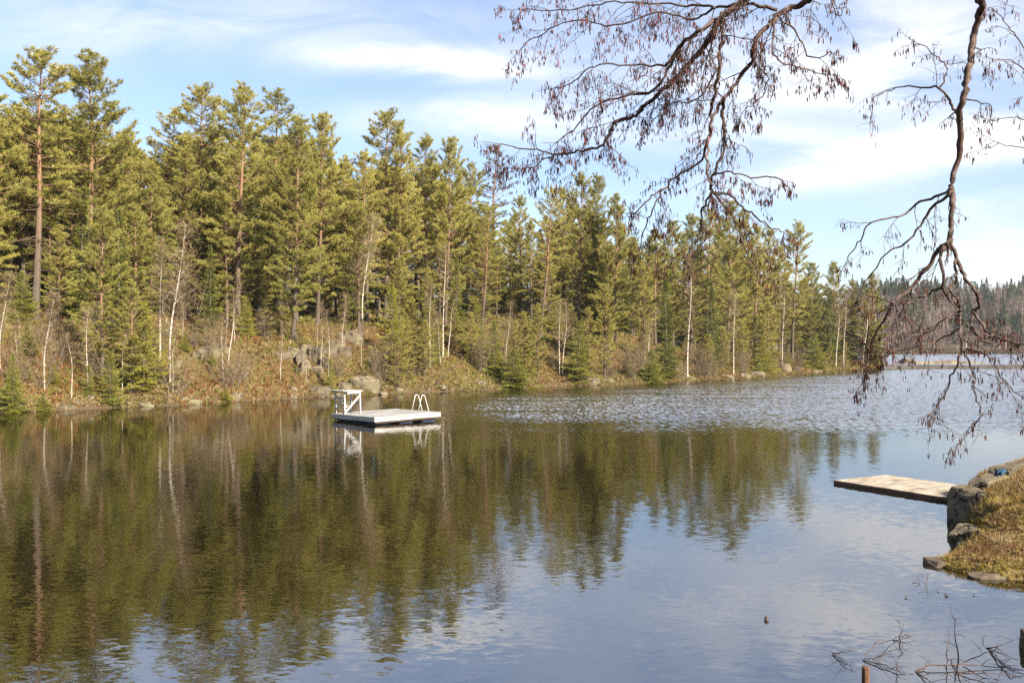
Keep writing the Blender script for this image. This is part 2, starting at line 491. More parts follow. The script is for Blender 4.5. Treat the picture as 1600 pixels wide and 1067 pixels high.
# ------------------------------------------------------------------ trees
def wig(p0, p1, n, amp, rng, sag=0.0):
    p0 = Vector(p0); p1 = Vector(p1)
    L = (p1 - p0).length
    pts = []
    ox = oy = oz = 0.0
    for i in range(n + 1):
        t = i/n
        if 0 < i:
            ox += rng.uniform(-1, 1)*amp*L/n; oy += rng.uniform(-1, 1)*amp*L/n; oz += rng.uniform(-1, 1)*amp*L/n*.6
        q = p0.lerp(p1, t) + Vector((ox, oy, oz))
        q.z += sag * L * t*(t - 1)
        pts.append(q)
    return pts

def make_pine(seed, H, cb, W, lush=1.0, dead=6, shape=None, mat='pine', tip=.3, fork=False):
    """a Scots pine: trunk mesh with limbs, crown mesh of needle tufts; H metres tall, crown from cb*H, W metres wide"""
    rng = random.Random(seed); nr = np.random.default_rng(seed)
    tm = MB()
    lean = (rng.uniform(-.02, .02)*H, rng.uniform(-.02, .02)*H)
    zs = [i*H/16 for i in range(17)]
    ph = rng.uniform(0, 6)
    def axis(z):
        t = z/H
        return Vector((lean[0]*t*t + .010*H*math.sin(ph + t*5.2)*t, lean[1]*t*t + .010*H*math.cos(ph*1.3 + t*4.4)*t, z))
    r0 = .0115*H
    tm.tube([axis(0) - Vector((0, 0, .6))] + [axis(z) for z in zs], [r0*1.35] + [max(r0*(1 - z/H)**.8*(1 + .25*math.exp(-z*1.5)), .025) for z in zs], 8)
    C = []; D = []; S = []
    shape = shape or [(0, .6), (.12, .95), (.3, 1.0), (.5, .9), (.7, .7), (.85, .47), (.95, .27), (1, .08)]
    xs, ys = zip(*shape)
    z = cb*H
    g = 0
    while z < H*.992:
        t = (z - cb*H)/(H - cb*H)
        nl = rng.choice((3, 4, 4, 5)) if t < .85 else rng.choice((4, 5, 5))
        a0 = rng.uniform(0, 6.28)
        sc = rng.uniform(.75, 1.1)
        for k in range(nl):
            if rng.random() < .12*(1 - t): continue
            a = a0 + k*6.283/nl + rng.uniform(-.35, .35)
            Ln = W*.5*float(np.interp(t, xs, ys))*sc*rng.choice((.45, .65, .85, 1.0, 1.15))
            if Ln < .25: Ln = .25
            el = R(float(np.interp(t, [0, .3, .7, .9, 1], [-12, 6, 26, 40, 58]))) + rng.uniform(-.32, .32)
            zz = z + rng.uniform(-.45, .45)
            b = axis(min(zz, H))
            dv = Vector((math.cos(a)*math.cos(el), math.sin(a)*math.cos(el), math.sin(el)))
            np_ = 5
            pts = [b]
            q = b.copy(); dd = dv.copy()
            for i in range(np_):
                dd = (dd + Vector((rng.uniform(-.16, .16), rng.uniform(-.16, .16), rng.uniform(-.05, .22)))).normalized()
                q = q + dd*(Ln/np_); pts.append(q.copy())
            rl = .012 + .011*Ln
            tm.tube(pts, [rl*(1 - .8*i/np_) for i in range(np_ + 1)], 4, False)
            # branchlets and tufts
            nb = max(3, int(Ln*4.6*lush))
            for j in range(nb):
                tt = rng.uniform(.28, 1.0)**.75
                i = min(int(tt*np_), np_ - 1); ft = tt*np_ - i
                base = pts[i].lerp(pts[i+1], ft)
                ax = (pts[i+1] - pts[i]).normalized()
                side = ax.cross(Vector((0, 0, 1))).normalized()*(1 if j % 2 else -1)
                bl = min(.25 + .42*Ln*(1.05 - tt), 1.5)*rng.uniform(.6, 1.15)
                bd = (ax*.75 + side*rng.uniform(.2, .95) + Vector((0, 0, rng.uniform(.0, .5)))).normalized()
                nt_ = max(2, int(bl/.13))
                for m_ in range(nt_):
                    f = (m_ + .6)/nt_
                    pnt = base + bd*(bl*f) + Vector((rng.uniform(-.1, .1), rng.uniform(-.1, .1), rng.uniform(-.05, .1)))
                    C.append(pnt); D.append(bd + Vector((0, 0, rng.uniform(.0, .6)))); S.append(rng.uniform(.8, 1.25))
            for m_ in range(3):
                C.append(pts[-1] + Vector((rng.uniform(-.12, .12), rng.uniform(-.12, .12), rng.uniform(-.05, .12)))); D.append(dd + Vector((0, 0, .5))); S.append(1.1)
        z += rng.uniform(.34, .56) * (1.0 if t < .8 else .7)
    for m_ in range(8):
        C.append(axis(H) + Vector((rng.uniform(-.12, .12), rng.uniform(-.12, .12), rng.uniform(-.4, .15)))); D.append(Vector((rng.uniform(-.4, .4), rng.uniform(-.4, .4), 1))); S.append(1.0)
    # dead limbs under the crown
    for k in range(dead*2):
        zz = rng.uniform(.16*H, (cb + .22)*H); a = rng.uniform(0, 6.28); Ln = rng.uniform(.6, 2.6)
        b = axis(zz)
        pts = wig(b, b + Vector((math.cos(a)*Ln, math.sin(a)*Ln, Ln*rng.uniform(-.45, .25))), 5, .25, rng, .25)
        tm.tube(pts, [.032 - .0045*i for i in range(6)], 4, False)
        for i in (2, 3, 4):
            e = pts[i] + Vector((rng.uniform(-.6, .6), rng.uniform(-.6, .6), rng.uniform(-.5, .2)))
            tm.tube([pts[i], pts[i].lerp(e, .5) + Vector((0, 0, .06)), e], [.015, .011, .005], 3, False)
    C = np.array(C); D = np.array(D); S = np.array(S)
    nb = 10
    T = blades(C, D, nb, .25*S, .03*S, .85, nr)
    # clumps of tufts vary together: new growth and old needles
    cl = .5 + .5*np.sin(C[:, 0]*1.7 + seed)*np.sin(C[:, 1]*1.9 + 1)*np.sin(C[:, 2]*1.3 + 2)
    v = np.repeat(np.clip(.25 + .4*cl + nr.uniform(-.2, .3, len(C)), 0, 1), nb)
    return tm.mesh('trunk'), tri_mesh('crown', T, var=v)

def make_spruce(seed, H, W, cb=.03, mat='spruce', dens=1.0, droop=1.0):
    rng = random.Random(seed); nr = np.random.default_rng(seed)
    tm = MB()
    tm.tube([(0, 0, -.4), (0, 0, H*.5), (rng.uniform(-.02, .02)*H, 0, H)], [.014*H, .008*H, .01], 7)
    C = []; D = []; S = []
    z = cb*H
    sz = max(.5, min(1.0, H/12))
    while z < H*.99:
        t = z/H
        Ln0 = W*.5*(1 - t)**.82 + .06
        nl = 6 if t < .9 else 4
        a0 = rng.uniform(0, 6.28)
        for k in range(nl):
            a = a0 + k*6.283/nl + rng.uniform(-.3, .3)
            Ln = Ln0*rng.choice((.5, .75, .95, 1.2))
            el = R(np.interp(t, [0, .5, 1], [-18*droop, 2, 45])) + rng.uniform(-.15, .15)
            dv = Vector((math.cos(a)*math.cos(el), math.sin(a)*math.cos(el), math.sin(el)))
            tip_up = Vector((0, 0, .18*Ln))
            b = Vector((0, 0, z)); e = b + dv*Ln + tip_up
            mid = b + dv*Ln*.5
            tm.tube([b, mid, e], [.006 + .008*Ln, .005 + .004*Ln, .004], 3, False)
            side = dv.cross(Vector((0, 0, 1))).normalized()
            n = max(3, int(Ln/(.13*sz)*dens))
            for j in range(n):
                f = (j + .7)/n
                p = (b.lerp(mid, f*2) if f < .5 else mid.lerp(e, f*2 - 1))
                wv = .42*Ln*(1.1 - f)*min(1, f*3)
                for sgn in (-1, 1):
                    kk = max(1, int(wv/(.17*sz)))
                    for q in range(kk):
                        w = wv*(q + .5)/kk
                        C.append(p + side*(sgn*w) + dv*(w*.5) + Vector((0, 0, -.18*w + rng.uniform(-.04, .04))))
                        D.append(dv + side*(sgn*.8) + Vector((0, 0, -.12))); S.append(rng.uniform(.8, 1.2)*sz)
        z += rng.uniform(.3, .48)*sz*(1 if t < .8 else .7)
    for i in range(4):
        C.append(Vector((0, 0, H*.985 - i*.12*sz))); D.append(Vector((0, 0, 1))); S.append(.8*sz)
    C = np.array(C); D = np.array(D); S = np.array(S)
    nb = 6
    T = blades(C, D, nb, .27*S, .06*S, .6, nr)
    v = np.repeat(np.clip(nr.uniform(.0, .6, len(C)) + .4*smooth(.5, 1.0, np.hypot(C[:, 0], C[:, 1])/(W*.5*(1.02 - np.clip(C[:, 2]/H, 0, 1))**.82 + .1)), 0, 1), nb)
    return tm.mesh('trunk'), tri_mesh('crown', T, var=v)

def make_birch(seed, H, bend=.1, W=3.0, twigs=70, r0=None, start=.3):
    rng = random.Random(seed); nr = np.random.default_rng(seed)
    tm = MB()
    r0 = r0 or .009*H
    ph = rng.uniform(0, 6)
    def axis(t):
        return Vector((bend*H*(t*t*.8 + .16*math.sin(t*7 + ph)*t), .05*H*math.sin(t*4 + ph)*t, H*t))
    ts = [i/12 for i in range(13)]
    tm.tube([Vector((0, 0, -.4))] + [axis(t) for t in ts], [r0*1.2] + [max(r0*(1 - t)**.85, .008) for t in ts], 7)
    segs = []
    for k in range(twigs):
        t = start + (1 - start)*rng.random()**.8
        a = rng.uniform(0, 6.28)
        Ln = W*.5*rng.uniform(.5, 1.1)*(1.15 - t*.8)
        b = axis(t)
        up = rng.uniform(.3, 1.1)
        e = b + Vector((math.cos(a)*Ln, math.sin(a)*Ln, Ln*up))
        pts = wig(b, e, 4, .35, rng, .1)
        if k % 7 == 0:
            tm.tube(pts, [.022, .018, .014, .01, .006], 4, False)
        for i in range(4): segs.append((pts[i], pts[i+1], .014 - .002*i))
        for j in range(5):
            i = rng.randint(1, 4); p = pts[i]
            l2 = Ln*rng.uniform(.25, .55)
            q = p + Vector((rng.uniform(-1, 1)*l2, rng.uniform(-1, 1)*l2, rng.uniform(-.5, .9)*l2))
            m = p.lerp(q, .5) + Vector((rng.uniform(-.1, .1), rng.uniform(-.1, .1), .08))
            segs.append((p, m, .009)); segs.append((m, q, .006))
            for _ in range(3):
                r = q.lerp(p, rng.random()*.7) + Vector((rng.uniform(-.35, .35), rng.uniform(-.35, .35), rng.uniform(-.45, .25)))
                segs.append((m, r, .005))
    T = []
    for p, q, w in segs:
        d = (q - p)
        s = d.cross(Vector((rng.uniform(-1, 1), rng.uniform(-1, 1), rng.uniform(-1, 1))))
        if s.length < 1e-6: continue
        s = s.normalized()*w*1.25
        T.append((p - s, p + s, q)); T.append((q - s*.7, q + s*.7, p))
    T = np.array([[tuple(c) for c in t] for t in T])
    return tm.mesh('trunk', True), tri_mesh('twigs', T, var=nr.random(len(T)))

def make_shrub(seed, H, W, stems=14):
    rng = random.Random(seed); nr = np.random.default_rng(seed)
    tm = MB(); T = []
    def seg(p, q, w):
        d = q - p; s = d.cross(Vector((rng.uniform(-1, 1), rng.uniform(-1, 1), rng.uniform(-1, 1))))
        if s.length < 1e-6: return
        s = s.normalized()*w
        T.append((p - s, p + s, q)); T.append((q - s*.7, q + s*.7, p))
    for k in range(stems):
        a = rng.uniform(0, 6.28); sp = rng.random()**.7
        e = Vector((math.cos(a)*W*.5*sp, math.sin(a)*W*.5*sp, H*rng.uniform(.6, 1)))
        b = Vector((math.cos(a)*.15*W*sp, math.sin(a)*.15*W*sp, -.1))
        pts = wig(b, e, 5, .3, rng, .05)
        tm.tube(pts, [.018, .015, .012, .009, .006, .004], 4, False)
        for j in range(16):
            i = rng.randint(1, 5); p = pts[i]
            l = H*rng.uniform(.12, .34)
            q = p + Vector((rng.uniform(-1, 1)*l, rng.uniform(-1, 1)*l, rng.uniform(-.2, 1)*l))
            m = p.lerp(q, .55) + Vector((rng.uniform(-.05, .05), rng.uniform(-.05, .05), .03))
            seg(p, m, .009); seg(m, q, .006)
            for _ in range(3):
                seg(m, m + Vector((rng.uniform(-1, 1), rng.uniform(-1, 1), rng.uniform(-.4, 1)))*l*.55, .005)
    T = np.array([[tuple(c) for c in t] for t in T])
    return tm.mesh('stem', True), tri_mesh('twigs', T, var=nr.random(len(T)))

class Kind:
    """one prototype of a plant, copied with its parts"""
    def __init__(s, name, cat, ma, mb_, na, nb, mata, matb, H):
        s.name, s.cat, s.H = name, cat, H
        s.ma, s.mb, s.na, s.nb = ma, mb_, na, nb
        ma.materials.append(mata); mb_.materials.append(matb)
        s.first = None
    def place(s, loc, h, label, group=None, rz=0.0, wide=1.0, tilt=(0, 0)):
        if s.first is None:
            r = empty(s.name)
            a = link(s.na, s.ma, None, r); b = link(s.nb, s.mb, None, r)
            s.first = r; o = r
            r['category'] = s.cat
        else:
            o = copy_tree(s.first)
            if 'group' in o: del o['group']
        k = h/s.H
        o.location = loc
        o.rotation_euler = (tilt[1], tilt[0], rz)
        o.scale = (k*wide, k*wide, k)
        o['label'] = label
        if group: o['group'] = group
        return o

PK = []
full = None
narrow = [(0, .55), (.15, .8), (.4, 1.0), (.6, .92), (.8, .66), (.92, .38), (1, .08)]
round_ = [(0, .5), (.2, .9), (.45, 1.0), (.65, .97), (.82, .74), (.94, .42), (1, .1)]
specs = [  # name, H, cb, W, lush, dead, shape
    ('lush', 20, .12, 8.2, 1.5, 5, full), ('lush', 20, .14, 7.4, 1.45, 7, round_), ('lush', 20, .10, 7.6, 1.55, 5, narrow),
    ('mid', 20, .28, 6.4, 1.35, 13, round_), ('mid', 20, .25, 6.8, 1.35, 13, full), ('mid', 20, .3, 5.9, 1.4, 13, narrow),
    ('high', 20, .46, 5.6, 1.3, 18, round_), ('high', 20, .5, 5.0, 1.4, 16, narrow)]
P = {'lush': [], 'mid': [], 'high': [], 'dead': [], 'brown': []}
for i, (nm, H, cb, W, lu, de, sh) in enumerate(specs):
    a, b = make_pine(100 + i, H, cb, W, lu, de, sh)
    P[nm].append(Kind('pine_tree', 'tree', a, b, 'trunk', 'crown', M['pine_bark'], M['pine'], H))
a, b = make_pine(131, 20, .5, 6.2, .9, 34, round_); P['dead'].append(Kind('pine_tree', 'tree', a, b, 'trunk', 'crown', M['pine_bark'], M['pine'], 20))
a, b = make_pine(132, 20, .55, 4.6, .55, 14, narrow); P['brown'].append(Kind('pine_tree', 'tree', a, b, 'trunk', 'crown', M['pine_bark'], M['pine_brown'], 20))
SP = []
for i, (H, W) in enumerate(((16, 5.2), (16, 4.4))):
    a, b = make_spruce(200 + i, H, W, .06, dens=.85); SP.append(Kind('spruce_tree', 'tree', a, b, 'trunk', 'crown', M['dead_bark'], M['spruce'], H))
YS = []
for i, (H, W) in enumerate(((5, 2.7), (5, 3.6), (5, 2.2))):
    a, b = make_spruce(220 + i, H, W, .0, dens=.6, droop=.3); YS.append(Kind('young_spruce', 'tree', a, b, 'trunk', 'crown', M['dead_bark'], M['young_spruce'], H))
BI = []
for i, (H, be, W, tw, st) in enumerate(((10, .12, 4.2, 90, .35), (10, .03, 3.0, 70, .3), (10, .22, 3.4, 70, .3), (10, -.1, 3.2, 60, .4))):
    a, b = make_birch(300 + i, H, be, W, tw, .085, st); BI.append(Kind('birch_tree', 'tree', a, b, 'trunk', 'twigs', M['birch_bark'], M['twig'], H))
SH = []
for i, (H, W) in enumerate(((2.4, 2.6), (2.0, 3.2), (3.2, 2.6))):
    a, b = make_shrub(340 + i, H, W, 16); SH.append(Kind('bare_shrub', 'shrub', a, b, 'stem', 'twigs', M['dead_bark'], M['twig'], H))

rr = random.Random(5)
def tree_at(kind, px, d, ptop, label, wide=1.0, group=None, xtop=None, base=None):
    """stands in column px, d metres inland (or where pixel base shows the ground), its top at row ptop"""
    p = hit(*base) if base else inland(px, d)
    zt = CH + (HZ - ptop)/F*p.y
    h = max(zt - p.z, 1.0)*(.96 if kind.name == 'pine_tree' else 1)
    tl = 0.0
    if xtop is not None:
        tl = math.atan2((xtop - px)/F*p.y, h)
    return kind.place(p - Vector((0, 0, .15)), h, label, group, 0 if tl else rr.uniform(0, 6.28), wide, (tl, 0))

# the pines one can tell apart, front row, from the left
for kind, i, px, d, top, lab, wide, xt in (
    ('high', 0, 55, 13.5, 62, 'tall thin-topped pine with long bare grey lower trunk near the left edge', 1.25, 62),
    ('lush', 0, 137, 17, 68, 'tall broad full-crowned pine beside the thin-topped one at the left', 1.25, 147),
    ('mid', 0, 36, 19, 150, 'pine with slim pale trunk just left of the tall bare-trunked pine', 1.1, None),
    ('mid', 1, 74, 22, 165, 'pine with dark trunk standing behind the tall bare-trunked pine', 1.1, None),
    ('mid', 2, -14, 12, 120, 'pine cut by the left edge of the view, only its branches showing', 1.2, None),
    ('lush', 1, 200, 24, 200, 'wide pine filling the slope side of the broad full-crowned pine', 1.1, None),
    ('high', 1, 265, 25, 158, 'darker pine with tufted top at the notch in the skyline', 1.3, None),
    ('high', 0, 313, 19, 122, 'slender pine with bare orange upper trunk and small flat-topped crown', 1.15, None),
    ('mid', 0, 372, 12.5, 121, 'tall pine with reddish trunk showing in the middle of its open crown', 1.05, None),
    ('high', 1, 428, 24, 131, 'pine whose airy top rises behind the two lush pines on the slope', 1.25, None),
    ('lush', 2, 458, 8, 172, 'lush yellow-green pine standing above the cracked rock outcrop', 1.0, 474),
    ('lush', 1, 496, 13.5, 172, 'lush pine close behind the one above the rock outcrop', .9, 505),
    ('mid', 1, 536, 17, 235, 'lower dense pine closing the right flank of the lush pair', .95, None),
    ('mid', 2, 573, 15, 225, 'narrow pine right behind the leaning white birch stem', .95, None),
    ('high', 0, 603, 17, 163, 'highest pine of the middle clump with dark straight trunk', 1.2, None),
    ('mid', 1, 623, 16, 196, 'pine with sunlit pale trunk in the middle clump', .85, None),
    ('mid', 2, 667, 17, 200, 'straight pine between the sunlit pale trunk and the twin-trunked pine', .95, None),
    ('lush', 1, 696, 14, 210, 'twin-trunked looking pine with reddish bark and full rounded crown', .8, 705),
    ('mid', 0, 733, 21, 245, 'pine filling the gap left of the brown thinning pine', .95, None),
    ('brown', 0, 772, 24, 220, 'thin brownish pine with sparse needles standing out against the sky', 1.3, None),
    ('dead', 0, 752, 11, 315, 'leaning pine with a tangle of dead branches over the shore bank', 1.1, 768),
    ('dead', 0, 843, 9, 285, 'leaning pine with many bare drooping limbs and grey orange trunk', 1.0, 868),
    ('mid', 1, 815, 20, 300, 'shaded pine between the two leaning pines', 1.0, None),
    ('mid', 1, 905, 14, 262, 'tall pine under the red catkin boughs with crown full to the shore', 1.05, None),
    ('lush', 2, 935, 13, 266, 'dense pine close right of the one under the catkin boughs', .8, None),
    ('lush', 0, 962, 9, 296, 'broad green pine whose flank faces the open sky gap', .8, None),
    ('mid', 2, 880, 20, 288, 'dark pine set back behind the pale paired birch stems', 1.0, None),
    ('mid', 0, 1006, 5, 400, 'small open pine at the water beside the pale green spruce', .9, None),
    ('mid', 1, 1024, 14, 352, 'pine filling the skyline dip behind the pale pointed spruce', 1.1, None),
    ('lush', 1, 1052, 18, 342, 'full pine set back between the skyline dip and the dark wood gap', .9, None),
    ('mid', 2, 1180, 10, 345, 'pine with clear stem filling the wood beside the broad one behind the looping limbs', 1.1, None),
    ('lush', 2, 1218, 14, 378, 'full pine set back just behind the solitary spire-like pine', .9, None),
    ('mid', 1, 1080, 12, 328, 'dark pine hung over by brown catkins above the grey bush', 1.05, None),
    ('mid', 0, 1104, 15, 318, 'pine with hidden trunk behind the pine with the looping dead limbs', 1.1, None),
    ('lush', 1, 1136, 7, 310, 'big pine at the shore with pale looping dead limbs on its trunk', .9, 1142),
    ('lush', 0, 1165, 12, 322, 'broad pine right behind the one with looping dead limbs', .8, None),
    ('mid', 2, 1200, 14, 350, 'middling pine at the foot of the skyline step', .95, None),
    ('mid', 0, 1238, 8, 340, 'solitary spire-like pine with visible trunk standing clear of its neighbours', .95, 1243),
    ('lush', 1, 1268, 10, 408, 'low spreading pine next to the solitary spire-like pine', .9, None),
    ('lush', 2, 1305, 9, 404, 'flat-headed pine near the end of the wooded point', .95, None),
    ('mid', 1, 1330, 9, 432, 'small pine behind the birches on the wooded point', 1.0, None),
    ('lush', 0, 1362, 5, 422, 'last pine on the tip of the wooded point behind hanging catkins', .9, None)):
    tree_at(P[kind][i], px, d, top, lab, wide, None, xt)

# the wood behind
SKY = [(-80, 130), (40, 150), (150, 160), (215, 205), (245, 215), (265, 190), (330, 175), (420, 170), (500, 205), (545, 250), (562, 262), (600, 210), (700, 240), (745, 262), (765, 320), (810, 315),
       (850, 300), (900, 285), (960, 300), (1005, 352), (1050, 350), (1120, 335), (1180, 355), (1215, 400), (1330, 450), (1390, 470)]
sx, sy = zip(*SKY)
n = 0
for row, (d0, d1, step) in enumerate(((15, 20, 27), (21, 27, 24), (28, 36, 24), (38, 48, 30))):
    px = -60.0
    while px < 1375:
        d = rr.uniform(d0, d1)
        t = float(np.interp(px, sx, sy)) + abs(rr.gauss(14, 26)) + (30 if row == 0 else 8)
        if px > 1180: d *= .55
        r_ = rr.random()
        if r_ < .26 and row > 0:
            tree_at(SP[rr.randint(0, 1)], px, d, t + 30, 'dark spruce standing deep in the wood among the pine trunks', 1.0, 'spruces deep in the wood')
        else:
            k = P[rr.choice(('mid', 'mid', 'high', 'lush') if row < 1 else ('mid', 'high', 'lush', 'lush'))]
            tree_at(k[rr.randrange(len(k))], px, d, t, 'pine standing deep in the wood behind the front row', rr.uniform(.85, 1.1), 'pines deep in the wood')
        px += step*rr.uniform(.7, 1.35)

# spruces one can tell apart
for k, i, px, py, top, lab, wide in (
    ('P', 1, 160, 590, 318, 'bushy light green young pine in the thicket under the broad full-crowned pine', 1.0),
    ('P', 0, 205, 612, 430, 'spreading young pine with feathery branches low in the thicket by the water', 1.15),
    ('Y', 2, 172, 630, 545, 'small narrow spruce at the water under the thicket of young pines', 1.3),
    ('Y', 0, 225, 606, 470, 'bright green spruce left of the white birch pair', 1.2),
    ('Y', 0, 100, 480, 372, 'small vivid green spruce between the dark trunks up the slope', 1.3),
    ('Y', 2, 612, 560, 440, 'slim bright spruce on the bank above the mossy boulder', 1.2),
    ('P', 1, 622, 610, 512, 'wide low young pine with pale branches at the water edge', 1.4),
    ('Y', 0, 668, 565, 478, 'dark green young spruce right of the slim bright spruce', 1.2),
    ('Y', 2, 516, 612, 555, 'tiny yellow-green spruce rising over the diving stand', 1.0),
    ('Y', 1, 802, 606, 545, 'low bright green spruce bush overhanging the water', 1.9),
    ('Y', 0, 772, 585, 500, 'young spruce behind the low overhanging spruce bush', 1.2),
    ('P', 2, 840, 592, 470, 'mid sized young pine behind the leaning birch sapling', 1.0),
    ('Y', 0, 905, 590, 500, 'bright spruce above the dark split boulder', 1.3),
    ('S', 1, 1041, 592, 425, 'pale green pointed spruce standing at the water', 1.0),
    ('Y', 1, 1018, 597, 545, 'small bushy spruce at the foot of the pale pointed spruce', 1.3),
    ('S', 0, 1112, 575, 440, 'dark spruce in the shade behind the grey leafless bush', 1.0),
    ('Y', 1, 1192, 582, 530, 'light green spruce bush over the flat shore ledge', 1.4),
    ('Y', 1, 1272, 576, 520, 'green spruce bush right of the upright shore boulder', 1.3),
    ('Y', 1, 352, 626, 602, 'tiny golden green spruce at the water below the rusty heather', 1.5),
    ('Y', 1, 68, 640, 610, 'low yellow-green spruce bush at the left shore', 1.6),
    ('Y', 1, 20, 645, 575, 'loose green spruce bush at the far left shoreline', 1.2),
    ('Y', 0, 745, 560, 470, 'young spruce in front of the tangle of dead branches', 1.2),
    ('P', 1, 945, 592, 440, 'young pine with full low branches below the dense pine', .9)):
    kk = {'S': SP, 'Y': YS, 'P': P['lush']}[k][i]
    tree_at(kk, px, 0, top, lab, wide, None, None, (px, py))

# birches and saplings
for i, px, py, top, lab, wide in [(q + (1.0,)) for q in (
    (0, 266, 600, 345, 'leaning white birch with a haze of fine brown twigs'),
    (1, 250, 562, 370, 'thin upright white birch next to the leaning one'),
    (2, 357, 572, 440, 'crooked pale birch sapling over the rusty heather'),
    (0, 70, 608, 455, 'leaning birch sapling left of the spruce thicket'),
    (1, 137, 610, 475, 'straight birch sapling with tangled twigs in front of the thicket'),
    (0, 0, 575, 425, 'bent birch sapling cut by the left edge of the view'),
    (3, 112, 622, 520, 'short dead looking birch stem near the water'),
    (0, 567, 528, 335, 'slender white birch rising over the rocky step'),
    (1, 692, 560, 380, 'white birch stem in front of the twin-trunked pine'),
    (1, 672, 575, 440, 'very thin grey birch sapling beside the dark young spruce'),
    (2, 700, 558, 450, 'birch branching sideways above the shore litter'),
    (0, 790, 580, 470, 'dark-barked leaning birch sapling near the low spruce bush'),
    (1, 874, 585, 465, 'pale upright stem of the paired birches'),
    (0, 879, 586, 470, 'pale leaning stem of the paired birches'),
    (1, 1074, 590, 400, 'tall pale birch stem in the dark gap of the wood'),
    (2, 1010, 594, 480, 'small birch at the water beside the small open pine'),
    (1, 1146, 584, 450, 'greyish birch stem next to the pine with looping limbs'),
    (1, 1222, 577, 440, 'birch thicket stem behind the upright shore boulder'),
    (0, 1306, 574, 455, 'white birch near the end of the wooded point'),
    (1, 1318, 573, 450, 'second white birch of the wooded point, upright and finer'),
    (2, 1348, 572, 430, 'brownish birch crown on the tip of the wooded point'),
    (3, 1371, 571, 450, 'outermost bare birch leaning over the open water'))]:
    o = tree_at(BI[i], px, 0, top, lab, wide, None, None, (px, py))
    o.rotation_euler[2] = rr.uniform(-.5, .5)

# low growth of the wood: young spruces and pines between the trunks, and birch saplings
for i in range(150):
    px = rr.uniform(-20, 1375); d = rr.choice((rr.uniform(10, 18), rr.uniform(18, 34), rr.uniform(28, 46)))
    if px > 1150: d *= .5
    if 395 < px < 560 and d < 14: continue
    p = inland(px, d) - Vector((0, 0, .1)); q = rr.random()
    if q < .4: YS[rr.randint(0, 2)].place(p, rr.uniform(2, 6.5), 'young spruce growing between the trunks inside the wood', 'young spruces in the wood', rr.uniform(0, 6), rr.uniform(.9, 1.3))
    elif q < .8: P['lush'][rr.randint(0, 2)].place(p, rr.uniform(6, 12), 'low young pine growing between the taller trunks', 'young pines in the wood', rr.uniform(0, 6), rr.uniform(1.0, 1.3))
    else: SP[rr.randint(0, 1)].place(p, rr.uniform(7, 13), 'dark spruce standing deep in the wood among the pine trunks', 'spruces deep in the wood', rr.uniform(0, 6), 1.1)
for i in range(46):
    px = rr.uniform(-10, 1375); d = rr.uniform(.7, 7)
    if 380 < px < 600 and d < 8: continue
    p = inland(px, d) - Vector((0, 0, .1))
    YS[rr.randint(0, 2)].place(p, rr.uniform(.8, 2.6), 'small seedling spruce growing on the shore slope', 'seedling spruces on the shore slope', rr.uniform(0, 6), rr.uniform(1.0, 1.8))
for i in range(30):
    px = rr.uniform(-10, 1370); d = rr.uniform(.8, 9)
    BI[rr.randint(0, 3)].place(inland(px, d), rr.uniform(2.2, 5.5), 'thin bare birch sapling scattered on the shore slope', 'birch saplings on the shore slope', rr.uniform(0, 6), .8)

for i in range(24):
    px = rr.uniform(580, 1370); d = rr.uniform(1.5, 8)*(1 if px < 1000 else .8)
    P['lush'][rr.randint(0, 2)].place(inland(px, d) - Vector((0, 0, .1)), rr.uniform(2.5, 6.5), 'young pine with needles down to the ground near the far waterline', 'young pines near the waterline', rr.uniform(0, 6), rr.uniform(.95, 1.25))

# leafless bushes over the slope
for i in range(125):
    px = rr.uniform(-20, 1370); d = rr.choice((rr.uniform(.5, 4), rr.uniform(2, 9), rr.uniform(5, 20)))
    if 395 < px < 590 and d < 9 and rr.random() < .8: continue
    p = inland(px, d)
    SH[rr.randint(0, 2)].place(p, rr.uniform(1.2, 3.0), 'leafless brown bush growing on the wooded slope', 'leafless bushes on the slope', rr.uniform(0, 6.28))
p = hit(1100, 590); SH[1].place(p, 3.4, 'large grey leafless bush at the water below the dark wood gap', None, .4, 1.1)
p = hit(300, 500); SH[2].place(p, 5.0, 'big bare bush with reddish twigs behind the leaning white birch', None, 1.4, 1.1)

